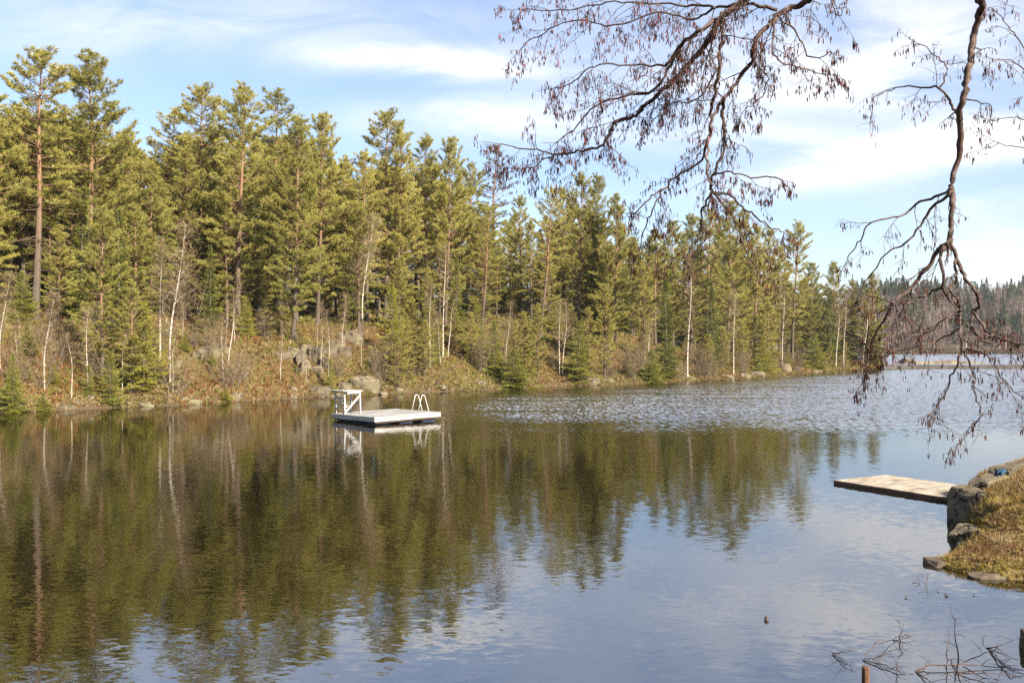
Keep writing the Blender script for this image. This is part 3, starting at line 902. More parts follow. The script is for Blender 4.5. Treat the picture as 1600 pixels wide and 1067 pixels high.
# ------------------------------------------------------------------ ground cover on the slope (nobody could count it)
def cover():
    n = 90000
    X = RNG.uniform(-52, 74, n*5); Y = RNG.uniform(48, 172, n*5)
    d = sdist(LANDA, X, Y)
    keep = (d > .15) & (d < 30) & (RNG.random(n*5) < np.interp(d, [0, 1.5, 3, 10, 30], [1, .9, .5, .42, .2])) & (X > -.62*Y)
    X, Y, d = X[keep][:n], Y[keep][:n], d[keep][:n]
    xs_ = RNG.uniform(-45, 74, 60000); ys_ = RNG.uniform(50, 172, 60000)
    Xe = np.repeat(xs_, 12) + RNG.normal(size=720000)*.8; Ye = np.repeat(ys_, 12) + RNG.normal(size=720000)*.8
    near = (np.abs(sdist(LANDA, xs_, ys_)) < 2.2); near = np.repeat(near, 12); Xe, Ye = Xe[near], Ye[near]
    de = sdist(LANDA, Xe, Ye); kk = (de > -.12) & (de < 1.3); Xe, Ye, de = Xe[kk][:26000], Ye[kk][:26000], de[kk][:26000]   # sedge and litter along the waterline
    X = np.concatenate([X, Xe]); Y = np.concatenate([Y, Ye]); d = np.concatenate([d, de])
    Z = land_h(X, Y)
    C = np.stack([X, Y, Z - .05], -1)
    D = np.tile([0, 0, 1.0], (len(C), 1)) + RNG.normal(size=C.shape)*.2
    a = wob(X, Y, .35, 9) + RNG.normal(size=len(X))*.28
    b = RNG.random(len(X))
    rust = np.array([.15, .068, .024]); olive = np.array([.14, .115, .03]); tan = np.array([.24, .175, .085]); brown = np.array([.09, .052, .022]); green = np.array([.11, .125, .022])
    col = np.where((a > .25 - .05*np.maximum(d - 5, 0))[:, None], olive, np.where((a < -.22 - .03*np.maximum(d - 7, 0))[:, None], rust, brown))
    col = np.where(((b > .8) | ((d < 1.6) & (b > .62)))[:, None], tan, col)
    col = np.where((b < .14)[:, None], green, col)
    col = col*RNG.uniform(.7, 1.3, len(X))[:, None]
    S = RNG.uniform(.18, .5, len(X))*np.where(d < 1.5, .7, 1)
    nb = 6
    T = blades(C, D, nb, S, .05 + S*.07, .75)
    return tri_mesh('undergrowth', T, col=np.repeat(col, nb, 0))
tag(link('undergrowth', cover(), M['cover']), 'heather, blueberry and dry grass over the slope', None, None, 'stuff')

# ------------------------------------------------------------------ rocks
def rock_mesh(seed, size, sub=2, cut=12, rough=.05):
    rng = random.Random(seed)
    bm = bmesh.new()
    for sx_ in (-1, 1):
        for sy_ in (-1, 1):
            for sz_ in (-1, 1):
                k = rng.uniform(.6, 1.0)
                bm.verts.new((sx_*size[0]*.5*rng.uniform(.55, 1)*k, sy_*size[1]*.5*rng.uniform(.55, 1)*k, sz_*size[2]*.5*rng.uniform(.6, 1)))
    for i in range(cut - 8):
        v = Vector((rng.gauss(0, 1), rng.gauss(0, 1), rng.gauss(0, 1))).normalized()
        v = v/max(abs(v.x), abs(v.y), abs(v.z))**.5
        bm.verts.new((v.x*size[0]*.5, v.y*size[1]*.5, v.z*size[2]*.5))
    bmesh.ops.convex_hull(bm, input=bm.verts)
    for v in [v for v in bm.verts if not v.link_faces]: bm.verts.remove(v)
    bmesh.ops.bevel(bm, geom=list(bm.edges), offset=min(size)*.03, segments=1, affect='EDGES')
    bmesh.ops.triangulate(bm, faces=bm.faces)
    for _ in range(sub):
        bmesh.ops.subdivide_edges(bm, edges=bm.edges, cuts=1, use_grid_fill=True)
    s = min(size)
    for v in bm.verts:
        c = v.co/s
        v.co += Vector((math.sin(c.y*5 + seed) + .5*math.sin(c.z*11 + c.x*9), math.sin(c.z*6 + seed*2) + .5*math.sin(c.x*12 + c.y*8), math.sin(c.x*5.5 + seed*3) + .5*math.sin(c.y*13)))*s*rough*.4
    me = bpy.data.meshes.new('boulder'); bm.to_mesh(me); bm.free()
    return me

for i, (px, py, w, h, dpt, lab, mt) in enumerate((
    (546, 535, 3.4, 2.2, 2.0, 'broad grey ledge of the rocky step behind the slim spruce', 'rock'),
    (408, 518, 1.7, 1.3, 1.4, 'rounded mossy boulder up on the heather slope', 'rock'),
    (324, 556, 2.8, 1.3, 1.4, 'long pale rock slab beside the leaning white birch', 'rock'),
    (345, 550, 1.8, 1.1, 1.2, 'pale angular rock at the end of the long slab', 'rock'),
    (272, 572, 1.3, 1.0, 1.1, 'lichen covered rock behind the foot of the leaning birch', 'rock'),
    (566, 607, 3.6, 2.0, 2.2, 'large pale mossy boulder at the water behind the raft', 'rock'),
    (536, 610, 1.7, 1.4, 1.4, 'dark cleft boulder right behind the diving stand', 'dark_rock'),
    (497, 614, 2.4, 1.1, 1.4, 'low dark rock at the waterline left of the diving stand', 'dark_rock'),
    (368, 622, 1.0, .9, .9, 'pale upright rock at the water below the heather', 'rock'),
    (100, 641, .9, .45, .7, 'small pale rock at the left shoreline', 'rock'),
    (112, 640, .6, .35, .5, 'pinkish flat rock beside the small pale one at the left shore', 'rock'),
    (925, 600, 2.4, 1.3, 1.6, 'dark split boulder with grey face at the water', 'dark_rock'),
    (952, 598, 1.2, .8, 1.0, 'smaller grey rock right of the dark split boulder', 'rock'),
    (1228, 580, 2.4, 2.2, 1.8, 'upright squared boulder at the water below the solitary pine', 'rock'),
    (1246, 579, 1.6, 1.2, 1.4, 'lower dark rock leaning against the upright squared boulder', 'dark_rock'),
    (1182, 587, 3.2, 1.1, 1.8, 'flat dark ledge rock at the waterline', 'dark_rock'),
    (1165, 590, 1.8, 1.0, 1.4, 'small squared rock left of the flat ledge rock', 'rock'),
    (1136, 591, 2.4, .9, 1.5, 'low rock slab at the foot of the pine with looping limbs', 'dark_rock'),
    (1290, 579.5, 1.6, .7, 1.0, 'low grey shore rock midway to the wooded tip', 'rock'),
    (1372, 574, 3.0, .8, 1.6, 'pale flat rock on the very tip of the wooded point', 'rock'))):
    p = hit(px, py)
    o = link('boulder', rock_mesh(40 + i, (w*.82, dpt*.85, h*1.1), 2, 15), M[mt])
    o.location = p + Vector((0, dpt*.2, -h*.02)); o.rotation_euler = (0, rr.uniform(-.1, .1), rr.uniform(-.35, .35))
    tag(o, lab, 'rock')
for i, (px, py, w, h, dpt, mt, rz) in enumerate((
    (440, 560, 1.5, .8, 1.2, 'dark_rock', .3), (456, 556, 1.3, 1.0, 1.0, 'rock', -.4), (468, 566, 1.2, 1.0, 1.1, 'dark_rock', .8), (480, 556, 1.5, 1.3, 1.0, 'rock', .2),
    (492, 566, 1.3, 1.7, 1.0, 'rock', -.2), (478, 578, 1.2, 1.1, .9, 'rock', .5), (494, 583, 1.0, .8, .8, 'rock', 0), (505, 574, .9, 1.0, .9, 'dark_rock', .9),
    (468, 584, .8, .7, .7, 'rock', -.5), (514, 556, 1.4, 1.0, 1.0, 'dark_rock', .4), (526, 546, 1.5, 1.1, 1.1, 'rock', -.3), (540, 556, 1.2, 1.2, 1.0, 'dark_rock', .1),
    (308, 562, .9, .7, .8, 'rock', .2), (335, 546, 1.0, .8, .8, 'rock', .7))):
    p = hit(px, py)
    o = link('boulder', rock_mesh(140 + i, (w*1.15, dpt, h*1.35), 2, 14, .04), M[mt])
    o.location = p + Vector((0, .15, h*.1)); o.rotation_euler = (rr.uniform(-.25, .25), rr.uniform(-.3, .3), rz)
    tag(o, 'angular cracked granite block in the broken outcrop on the slope', 'rock', 'cracked blocks of the rocky outcrop')
stones = [rock_mesh(90 + i, (.6, .5, .4), 1) for i in range(4)]
for m_ in stones: m_.materials.append(M['rock'])
for i in range(70):
    px = rr.uniform(-10, 1375)
    p = inland(px, rr.uniform(-.1, .9))
    o = link('shore_stone', stones[i % 4]); s = rr.choice((.4, .6, .9, 1.5)); o.scale = (s*1.3, s, s*.8)
    o.location = p + Vector((0, 0, .02)); o.rotation_euler = (0, 0, rr.uniform(0, 6.28))
    tag(o, 'small pale stone lying along the far waterline', 'stone', 'stones along the far waterline')

# fallen poles
for px0, py0, px1, py1, r_, lab in ((1089, 594, 1046, 570, .07, 'pale fallen pole sloping down into the water'),
                                    (676, 604, 724, 556, .08, 'dark leaning trunk over the shore litter'),
                                    (400, 548, 470, 575, .05, 'pale dead branch lying by the rock outcrop'),
                                    (845, 548, 800, 585, .06, 'bent dead branch above the low spruce bush')):
    a = hit(px0, py0); Y = a.y + 1.0
    b = at(px1, py1, Y)
    mb = MB(); mb.tube(wig(a, b, 6, .08, rr, .05), [r_*(1 - .11*i) for i in range(7)], 6)
    o = mb.build('fallen_pole', M['birch_bark'] if 'pale' in lab else M['alder_bark'], None, True)
    tag(o, lab, 'dead wood')

# ------------------------------------------------------------------ far shore: dam, islet, wooded hill
Yd = CH*F/36.0
xa, xb = (1378 - 800)/F*Yd, 330.0
dam = empty('dam', (xa, Yd, 0))
mb = MB()
nseg = 40
prof = [(-1.2, -.8), (-.75, .62), (.75, .66), (1.4, -.8)]
vs = []; fs = []
for i in range(nseg + 1):
    x = (xb - xa)*i/nseg
    for (y, z) in prof: vs.append((x, y + .12*math.sin(i*1.3), z + (.03*math.sin(i*2.1) if z > 0 else 0)))
for i in range(nseg):
    for j in range(3): fs.append((i*4 + j, (i+1)*4 + j, (i+1)*4 + j + 1, i*4 + j + 1))
fs.append((0, 1, 2, 3)); fs.append((nseg*4 + 3, nseg*4 + 2, nseg*4 + 1, nseg*4))
mb.add(vs, fs)
mb.build('wall', M['concrete'], dam)
tag(dam, 'low dark dam wall running across the water to the second lake', 'dam')

ix, iy = wat(1470, 567.5)
def islet():
    bm = bmesh.new(); bmesh.ops.create_icosphere(bm, subdivisions=4, radius=1)
    for v in bm.verts:
        q = 1 + .18*math.sin(v.co.x*7 + 1) + .1*math.sin(v.co.y*9)
        v.co = Vector((v.co.x*8.6*q, v.co.y*3.2*q, v.co.z*.5*(1 + .3*math.sin(v.co.x*5))))
    me = bpy.data.meshes.new('islet'); bm.to_mesh(me); bm.free(); return me
o = link('islet', islet(), mat_noise('islet_grass', (.14, .10, .05), (.22, .165, .08), .8, .95, (.08, .06, .04))); o.location = (ix, iy, .05)
tag(o, kind='structure')
o = link('boulder', rock_mesh(77, (4.2, 2.4, 1.5), 2), M['dark_rock']); x, y = wat(1418, 567.5); o.location = (x, y, .3)
tag(o, 'dark flat rock at the end of the grassy islet', 'rock')

def far_tree(seed, H, W, conic=True):
    rng = np.random.default_rng(seed)
    n = 620
    t = rng.random(n)**.8
    if conic: rad = W*.5*(1 - t)**.95
    else: rad = W*.5*np.sqrt(np.clip(1 - ((t - .68)/.34)**2, .05, 1))*(t > .3)
    a = rng.uniform(0, 6.283, n)
    q = rng.uniform(.55, 1, n)
    C = np.stack([np.cos(a)*rad*q, np.sin(a)*rad*q, t*H*.97], -1)
    D = np.stack([np.cos(a), np.sin(a), np.full(n, -.2 if conic else .4)], -1)
    T = blades(C, D, 3, (1.15 - .75*t) if conic else 1.0, .34, .6, rng)
    tm = MB(); tm.tube([(0, 0, -.5), (0, 0, H*.95)], [.02*H, .02], 5)
    return tm.mesh('trunk'), tri_mesh('crown', T, var=np.repeat(rng.random(n), 3))
FT = []
for i, (W, c) in enumerate(((5.0, True), (4.2, True), (6, False))):
    a, b = far_tree(400 + i, 17, W, c)
    FT.append(Kind('far_conifer', 'tree', a, b, 'trunk', 'crown', M['dead_bark'], M['far_needles'], 17))
rf = random.Random(21)
def far_pt(u, d):
    Y = 455.0
    for _ in range(12):
        X = u*Y; Y = 452 + .12*(X - 250) + 8*float(wob(np.array(X), np.array(0.0), .03, 1)) + d
    return Vector((u*Y, Y, float(far_h(np.array(u*Y), np.array(Y)))))
for i in range(270):
    u = rf.uniform(.37, .62)
    d = rf.choice((rf.uniform(130, 215), rf.uniform(10, 190), rf.uniform(20, 120)))
    if u < .48 and d < 110 and rf.random() < .6: d = rf.uniform(130, 210)
    h = rf.uniform(11, 19)
    FT[rf.choice((0, 0, 1, 1, 2))].place(far_pt(u, d), h, 'conifer in the distant wood beyond the second lake', 'conifers of the distant wood', rf.uniform(0, 6.28), rf.uniform(.85, 1.2))

def far_birches():
    rng = np.random.default_rng(9)
    Cs = []; Ds = []; Ls = []; cols = []; Ws = []
    for i in range(900):
        u = rf.uniform(.36, .64); d = rf.uniform(4, 205)
        p = far_pt(u, d); h = rf.uniform(9, 15)
        n = 110
        t = rng.uniform(.2, 1, n)
        rad = h*.2*np.sqrt(np.clip(1 - ((t - .62)/.42)**2, .05, 1))*rng.uniform(.2, 1, n)
        a = rng.uniform(0, 6.283, n)
        Cs.append(np.stack([p.x + np.cos(a)*rad, p.y + np.sin(a)*rad, p.z + t*h*.9], -1))
        Ds.append(np.stack([np.cos(a)*.5, np.sin(a)*.5, np.full(n, 1.0)], -1))
        Ls.append(np.full(n, 1.6)); Ws.append(np.full(n, .2))
        c = np.array([.14, .10, .08])*rf.uniform(.75, 1.25)
        cols.append(np.tile(c, (n, 1))*rng.uniform(.75, 1.3, (n, 1)))
        # stem
        Cs.append(np.array([[p.x, p.y, p.z]])); Ds.append(np.array([[0, 0, 1.0]])); Ls.append(np.array([h*.8])); Ws.append(np.array([.5])); cols.append(np.array([[.42, .38, .34]]) if rf.random() < .4 else np.array([[.16, .12, .1]]))
    C = np.concatenate(Cs); D = np.concatenate(Ds); L = np.concatenate(Ls); W = np.concatenate(Ws); c = np.concatenate(cols)
    sp = np.where(L > 3, 0.0, .55)
    C2 = C; r = unit(rng.normal(size=C.shape))
    d = unit(unit(D) + sp[:, None]*r); s = unit(np.cross(d, rng.normal(size=C.shape)*np.array([1, 1, .05])))
    T = np.stack([C - s*(W*.5)[:, None], C + s*(W*.5)[:, None], C + d*L[:, None]], 1)
    return tri_mesh('distant_birch_wood', T, col=c)
tag(link('distant_birch_wood', far_birches(), M['cover']), 'brownish leafless birch wood covering the distant hillside', None, None, 'stuff')
# pale brush and grass along the distant waterline
def far_brush():
    rng = np.random.default_rng(3); n = 2600
    C = np.array([tuple(far_pt(rf.uniform(.35, .64), rf.uniform(-2, 9))) for _ in range(n)])
    T = blades(C, np.tile([0, 0, 1.0], (n, 1)), 5, 1.7, .4, .7, rng)
    col = np.array([.11, .075, .045])*rng.uniform(.6, 1.5, (n, 1))
    return tri_mesh('shore_brush', T, col=np.repeat(col, 5, 0))
tag(link('shore_brush', far_brush(), M['cover']), 'brown brush along the distant waterline', None, None, 'stuff')

# ------------------------------------------------------------------ bathing raft
def raft():
    th = R(41.5)
    a, b = 4.15, 4.15
    Fc = Vector(wat(585.6, 664.5))                     # front corner at the water
    ax = Vector((math.cos(th), math.sin(th))); ay = Vector((-math.sin(th), math.cos(th)))
    c = Fc + ax*(a/2) + ay*(b/2)
    r = empty('bathing_raft', (c.x, c.y, 0), th)
    r.rotation_euler = (R(-.6), R(-1.0), th)
    tag(r, 'pale wooden bathing raft with diving stand and steel ladder afloat on the lake', 'raft')
    top = .42; fh = .25
    mb = MB(); n = 29; w = b/n
    for i in range(n):
        mb.box((0, -b/2 + w*(i + .5), top - .02 + random.uniform(-.003, .003)), (a - .062, w - .008, .04), None, .004)
    mb.build('deck', M['deck_wood'], r)
    for s, ln, vert in ((-1, a, 0), (1, a, 0), (-1, b, 1), (1, b, 1)):
        mb = MB()
        if vert == 0: mb.box((0, s*(b/2 - .015), top - fh/2 + .004), (ln, .03, fh), None, .005)
        else: mb.box((s*(a/2 - .015), 0, top - fh/2 + .004), (.03, ln - .064, fh), None, .005)
        mb.build('fascia_board', M['wood_white'], r)
    for x in (-1.45, 0.0, 1.45):
        mb = MB(); mb.box((x, 0, -.08), (.95, b - .4, .36), None, .08); mb.build('float', M['float'], r)
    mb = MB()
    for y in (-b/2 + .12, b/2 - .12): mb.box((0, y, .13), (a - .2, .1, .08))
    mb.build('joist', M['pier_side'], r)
    # diving stand at the back-left edge; local x to the back-right, y to the back-left
    st = MB()
    x0, x1, y0, y1, H = -1.93, -.98, 1.0, 1.9, 1.2
    stand = empty('diving_stand'); stand.parent = r
    for (x, y) in ((x0, y0), (x1, y0), (x0, y1), (x1, y1)):
        mb = MB(); mb.box((x, y, top + (H - .05)/2), (.08, .08, H - .05), None, .006); mb.build('post', M['wood_white'], stand)
    def bar(p, q, w, t, nm):
        p = Vector(p); q = Vector(q); d = q - p
        mm = Matrix.Translation((p + q)/2) @ d.to_track_quat('X', 'Z').to_matrix().to_4x4()
        mb = MB(); mb.box((0, 0, 0), (d.length, t, w), mm, .004); mb.build(nm, M['wood_white'], stand)
    zb, zt = top + .1, top + H - .2
    bar((x0, y0 - .058, zb), (x1, y0 - .058, zt), .10, .03, 'brace')
    bar((x1, y1 + .058, zb), (x0, y1 + .058, zt), .12, .03, 'brace')
    bar((x0 - .058, y1, zb), (x0 - .058, y0, zt), .1, .03, 'brace')
    bar((x1 + .058, y0, top + .55), (x1 + .058, y1, top + .55), .12, .03, 'rail')
    bar((x0 - .02, y0 - .0595, top + H - .09), (x1 + .02, y0 - .0595, top + H - .09), .08, .034, 'rail')
    mb = MB()
    for k in range(5): mb.box(((x0 + x1)/2, y0 - .05 + .2*(k + .5), top + H), (1.25, .19, .045), None, .004)
    mb.build('platform', M['wood_white'], stand)
    mb = MB(); mb.box((x0 - .05, (y0 + y1)/2 + .15, top + H + .045), (.42, 1.9, .04), None, .006); mb.build('springboard', M['wood_white'], stand)
    # ladder hoops on the right edge
    lad = empty('ladder'); lad.parent = r
    for y in (-.3, -.9):
        mb = MB(); pts = [(a/2 - .62, y, top)]
        for i in range(9):
            q = math.pi*i/8
            pts.append((a/2 - .27 - .13*math.cos(q)*1.0, y, top + .74 + .14*math.sin(q)))
        pts += [(a/2 + .10, y, top - .1), (a/2 + .12, y, -.9)]
        mb.tube(pts, [.019]*len(pts), 8); mb.build('handrail', M['steel'], lad, True)
    for z in (-.1, -.4, -.7):
        mb = MB(); mb.tube([(a/2 + .12, -.3, z), (a/2 + .12, -.9, z)], [.02, .02], 8); mb.build('rung', M['steel'], lad, True)
    return r
raft()

# ------------------------------------------------------------------ pier and near bank
def pier():
    A = Vector(at(1302, 750, CH*0 + (CH - .1)*F/(750 - HZ))); B = Vector(at(1502, 781, (CH - .1)*F/(781 - HZ)))
    A.z = B.z = 0
    d = (B - A).normalized(); nrm = Vector((-d.y, d.x, 0))
    if nrm.y < 0: nrm = -nrm
    Ln, W = 6.2, 2.35
    th = math.atan2(d.y, d.x)
    r = empty('pier', A, th)
    tag(r, 'flat weathered wooden pier running out from the grassy bank', 'pier')
    sg = 1 if Vector((-math.sin(th), math.cos(th), 0)).dot(nrm) > 0 else -1
    mb = MB(); n = 26; w = Ln/n
    rp = random.Random(4)
    for i in range(n):
        mb.box((w*(i + .5), sg*W/2, .085 + rp.uniform(-.004, .004)), (w - .006, W - .09, .035), None, .003)
    mb.build('deck', M['pier_top'], r)
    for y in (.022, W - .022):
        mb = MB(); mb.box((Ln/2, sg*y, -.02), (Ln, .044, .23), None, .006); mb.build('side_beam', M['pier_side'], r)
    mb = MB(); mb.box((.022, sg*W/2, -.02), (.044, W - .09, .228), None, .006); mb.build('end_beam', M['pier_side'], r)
    mb = MB(); mb.box((Ln/2, sg*W/2, -.08), (Ln - .3, W - .3, .2), None, .04); mb.build('float', M['dark_rock'], r)
pier()

def bank_rock(px, py, Y, size, lab, mt, seed, rot=(0, 0, 0)):
    o = link('boulder', rock_mesh(seed, size, 3, 16, .05), M[mt])
    o.location = at(px, py, Y); o.rotation_euler = rot
    tag(o, lab, 'rock')
    return o
bank_rock(1520, 802, 20.9, (.5, 1.5, 1.25), 'steep rock face of the bank at the inner end of the pier', 'rock', 501, (0, .05, .35))
bank_rock(1545, 755, 21.9, (1.3, .9, .35), 'flat grey rock slab along the top of the bank', 'rock', 502, (.0, -.22, .25))
bank_rock(1590, 731, 22.4, (1.4, .9, .26), 'upper rock slab of the bank cut by the right edge of the view', 'rock', 508, (.0, -.2, .1))
bank_rock(1556, 841, 18.55, (2.0, .75, .5), 'long flat rock ledge between the upper bank and the mossy tongue', 'rock', 503, (0, .03, .08))
bank_rock(1512, 857, 18.1, (.55, .5, .36), 'small angular rock at the water end of the long flat ledge', 'rock', 504, (0, 0, .6))
bank_rock(1475, 880, 16.9, (.75, .5, .2), 'low pointed rock at the tip of the mossy tongue', 'dark_rock', 505, (0, 0, .2))
bank_rock(1560, 902, 15.95, (1.1, .35, .2), 'thin flat rock under the near edge of the mossy tongue', 'dark_rock', 506, (0, 0, .05))
bank_rock(1606, 1002, 12.2, (.24, .24, .34), 'dark wet stump of rock at the right edge of the view', 'dark_rock', 507)

def blue_cloth():
    bm = bmesh.new(); bmesh.ops.create_icosphere(bm, subdivisions=4, radius=1)
    for v in bm.verts:
        c = v.co; q = 1 + .22*math.sin(c.x*6 + c.y*4) + .2*math.sin(c.y*9 - c.x*5 + c.z*2)
        v.co = Vector((c.x*.13*q, c.y*.08*q, max(c.z, -.4)*.07*q))
    me = bpy.data.meshes.new('cloth'); bm.to_mesh(me); bm.free(); me.shade_smooth(); return me
o = link('crumpled_cloth', blue_cloth(), M['tarp']); o.location = at(1563, 738, 21.0); o.rotation_euler = (0, -.4, .3)
tag(o, 'crumpled dark blue cloth lying on the rock at the top of the bank', 'cloth')

def bank_grass():
    def pts(n, x0, x1, y0, y1):
        X = RNG.uniform(x0, x1, n); Y = RNG.uniform(y0, y1, n)
        d = sdist(BANKA, X, Y)
        k = (d > .0)
        return X[k], Y[k], d[k]
    X1, Y1, d1 = pts(26000, 7.5, 13.5, 14.8, 24.5)
    X2, Y2, d2 = pts(14000, -14, 14, -3, 15)
    X = np.concatenate([X1, X2]); Y = np.concatenate([Y1, Y2])
    Z = bank_h(X, Y)
    C = np.stack([X, Y, Z - .01], -1)
    D = np.tile([0, 0, 1.0], (len(C), 1)) + RNG.normal(size=C.shape)*.35
    a = wob(X, Y, 1.6, 4) + RNG.normal(size=len(X))*.35
    tan = np.array([.27, .185, .09]); gold = np.array([.26, .175, .05]); moss = np.array([.19, .145, .026]); brown = np.array([.12, .066, .032])
    col = np.where((a > np.where(Z > .45, .75, .3))[:, None], moss, np.where((a < -.35)[:, None], brown, np.where((a > 0)[:, None], gold, tan)))
    up = np.maximum(0, (Z - .35))[:, None]
    col = col*RNG.uniform(.75, 1.25, (len(X), 1))
    S = RNG.uniform(.05, .13, len(X))*np.where(Z > .4, 1.4, 1)
    T = blades(C, D, 8, S, .011, .7)
    # taller straw in loose tussocks
    k = np.where((wob(X, Y, 3.1, 8) > .35) & (Z > .25) & (RNG.random(len(X)) < .3))[0]
    T2 = blades(C[k], D[k], 10, RNG.uniform(.14, .3, len(k)), .009, .8)
    c2 = np.repeat(np.where(RNG.random((len(k), 1)) < .6, np.array([[.32, .235, .125]]), np.array([[.17, .105, .05]]))*RNG.uniform(.7, 1.2, (len(k), 1)), 10, 0)
    return tri_mesh('grass', np.concatenate([T, T2]), col=np.concatenate([np.repeat(col, 8, 0), c2]))
tag(link('grass', bank_grass(), M['cover']), 'dry tan and mossy grass on the near bank', None, None, 'stuff')

# stake standing in the shallows
mb = MB(); p = at(1352, 1040, 9.6)
mb.tube([(p.x + .01, 9.6, -1.2), (p.x, 9.6, .3), p - Vector((0, 0, .01)), p], [.045, .043, .04, .034], 9)
tag(mb.build('stake', M['stake'], None, False), 'short brown wooden stake sticking up from the shallows', 'stake')

# drowned branches breaking the surface in the shallows
def drowned(traces, lab, seed):
    rg = random.Random(seed)
    mb = MB()
    for tr, r0 in traces:
        pts = []
        for (px, py, z) in tr:
            Y = (CH - z)*F/(py - HZ); pts.append(Vector(((px - 800)/F*Y, Y, z)))
        P2 = []
        for i in range(len(pts) - 1):
            for k in range(4): P2.append(pts[i].lerp(pts[i+1], k/4) + Vector((rg.uniform(-1, 1), rg.uniform(-1, 1), rg.uniform(-.4, .4)))*.018)
        P2.append(pts[-1])
        n = len(P2)
        mb.tube(P2, [max(r0*(1 - .8*i/n), .0025) for i in range(n)], 5)
        for i in range(2, n - 1, 2):
            d = Vector((rg.uniform(-1, 1), rg.uniform(-1, 1), rg.uniform(-.1, .5))).normalized()*rg.uniform(.08, .28)
            mb.tube([P2[i], P2[i] + d*.5 + Vector((0, 0, .02)), P2[i] + d], [r0*.4, r0*.3, .002], 4)
    o = mb.build('drowned_branch', M['alder_bark'])
    tag(o, lab, 'branch')
drowned([(((1302, 1020, .01), (1320, 1018, .10), (1338, 1011, .16)), .008), (((1302, 1020, .01), (1318, 1032, .02), (1336, 1043, -.03)), .009)], 'forked dark twig lying on the water left of the stake', 1)
drowned([(((1345, 1030, 0), (1375, 1036, .03), (1405, 1048, .02), (1425, 1060, -.03)), .009), (((1368, 1032, .02), (1385, 1018, .1), (1410, 1008, .14)), .007), (((1352, 1022, .02), (1368, 1005, .1), (1392, 997, .03), (1420, 990, .02)), .007), (((1402, 1045, .02), (1400, 1030, .15), (1408, 1018, .2)), .006)], 'spreading drowned branch just right of the stake', 2)
drowned([(((1406, 1006, -.05), (1408, 985, .15), (1404, 962, .3)), .008), (((1392, 1000, .0), (1410, 998, .02), (1432, 990, .04)), .006)], 'thin upright twig breaking the water above the spreading branch', 3)
drowned([(((1478, 1047, -.04), (1479, 1015, .2), (1482, 980, .45)), .010), (((1495, 1030, -.02), (1493, 990, .3), (1484, 945, .6)), .010), (((1430, 1048, .0), (1455, 1038, .05), (1500, 1036, .05), (1560, 1040, .02), (1600, 1046, .0)), .011),
         (((1428, 1048, 0), (1445, 1060, .02), (1462, 1068, .0)), .009), (((1484, 1030, .0), (1500, 1055, .05), (1520, 1070, .02)), .009), (((1505, 1035, .02), (1535, 1020, .15), (1560, 1012, .2)), .008), (((1490, 1052, 0), (1540, 1050, .06), (1590, 1056, .04)), .008)], 'tangled drowned bough with tall thin shoots near the right corner', 4)
drowned([(((1542, 1012, 0), (1565, 1020, .08), (1590, 1030, .04)), .009), (((1542, 1012, 0), (1568, 1006, .12), (1596, 994, .24)), .007), (((1534, 1000, 0), (1540, 990, .1)), .006), (((1546, 1018, 0), (1575, 1045, .06), (1600, 1052, .0)), .009)], 'wiry drowned branch nearest the right edge of the water', 5)
drowned([(((1425, 910, 0), (1436, 905, .03), (1426, 898, .1)), .006)], 'bent twig floating below the mossy tongue', 6)
drowned([(((1447, 915, 0), (1449, 903, .1), (1450, 895, .2)), .007)], 'upright twig with a dark tip below the mossy tongue', 7)
for i, (px, py, s, lab) in enumerate(((1197, 968, .07, 'dark round cone floating alone in the open water'), (1415, 933, .05, 'short brown leaf scrap floating below the tongue'),
                                       (1478, 930, .07, 'long brown leaf scrap floating beyond the upright twig'), (1521, 929, .04, 'tiny dark speck of bark floating near the bank'), (1465, 923, .04, 'small dark cone floating by the upright twig'))):
    x, y = wat(px, py)
    bm = bmesh.new(); bmesh.ops.create_icosphere(bm, subdivisions=3, radius=1)
    for v in bm.verts:
        c = v.co; q = 1 + .16*math.sin(c.x*8 + i)*math.sin(c.y*9 + c.z*7)
        v.co = Vector((c.x*s*.45*q, c.y*s*.4*q, c.z*s*(.55 if i == 0 else .2)*q))
    me = bpy.data.meshes.new('scrap'); bm.to_mesh(me); bm.free()
    o = link('floating_cone' if 'cone' in lab else 'floating_scrap', me, M['alder_bark']); o.location = (x, y, .02)
    tag(o, lab, 'debris')

# ------------------------------------------------------------------ overhanging alders
def catmull(P_, n=5):
    out = []
    for i in range(len(P_) - 1):
        p0 = P_[max(i - 1, 0)]; p1 = P_[i]; p2 = P_[i+1]; p3 = P_[min(i + 2, len(P_) - 1)]
        for k in range(n):
            t = k/n
            out.append(.5*((2*p1) + (p2 - p0)*t + (2*p0 - 5*p1 + 4*p2 - p3)*t*t + (3*p1 - p0 - 3*p2 + p3)*t**3))
    out.append(P_[-1])
    return out

def catkin_tri(C, rng, size=1.0):
    """hanging spindles at C"""
    n = len(C)
    C = np.asarray(C, float)
    L = rng.uniform(.022, .056, n)*size; r = rng.uniform(.0026, .0046, n)*size
    d = unit(np.tile([0, 0, -1.0], (n, 1)) + rng.normal(size=(n, 3))*.16)
    s = unit(np.cross(d, rng.normal(size=(n, 3)))); t = np.cross(d, s)
    rings = []
    for f, k in ((.0, .35), (.25, 1), (.75, .95), (1, .25)):
        c = C + d*(L*f)[:, None]
        rings.append([c + s*(r*k*math.cos(q))[:, None] + t*(r*k*math.sin(q))[:, None] for q in (0, 2.094, 4.189)])
    T = []
    for i in range(3):
        for j in range(3):
            a, b = rings[i][j], rings[i][(j+1) % 3]; c, e = rings[i+1][j], rings[i+1][(j+1) % 3]
            T.append(np.stack([a, b, e], 1)); T.append(np.stack([a, e, c], 1))
    k = len(T)
    return np.concatenate(T), np.tile(rng.random(n), k)

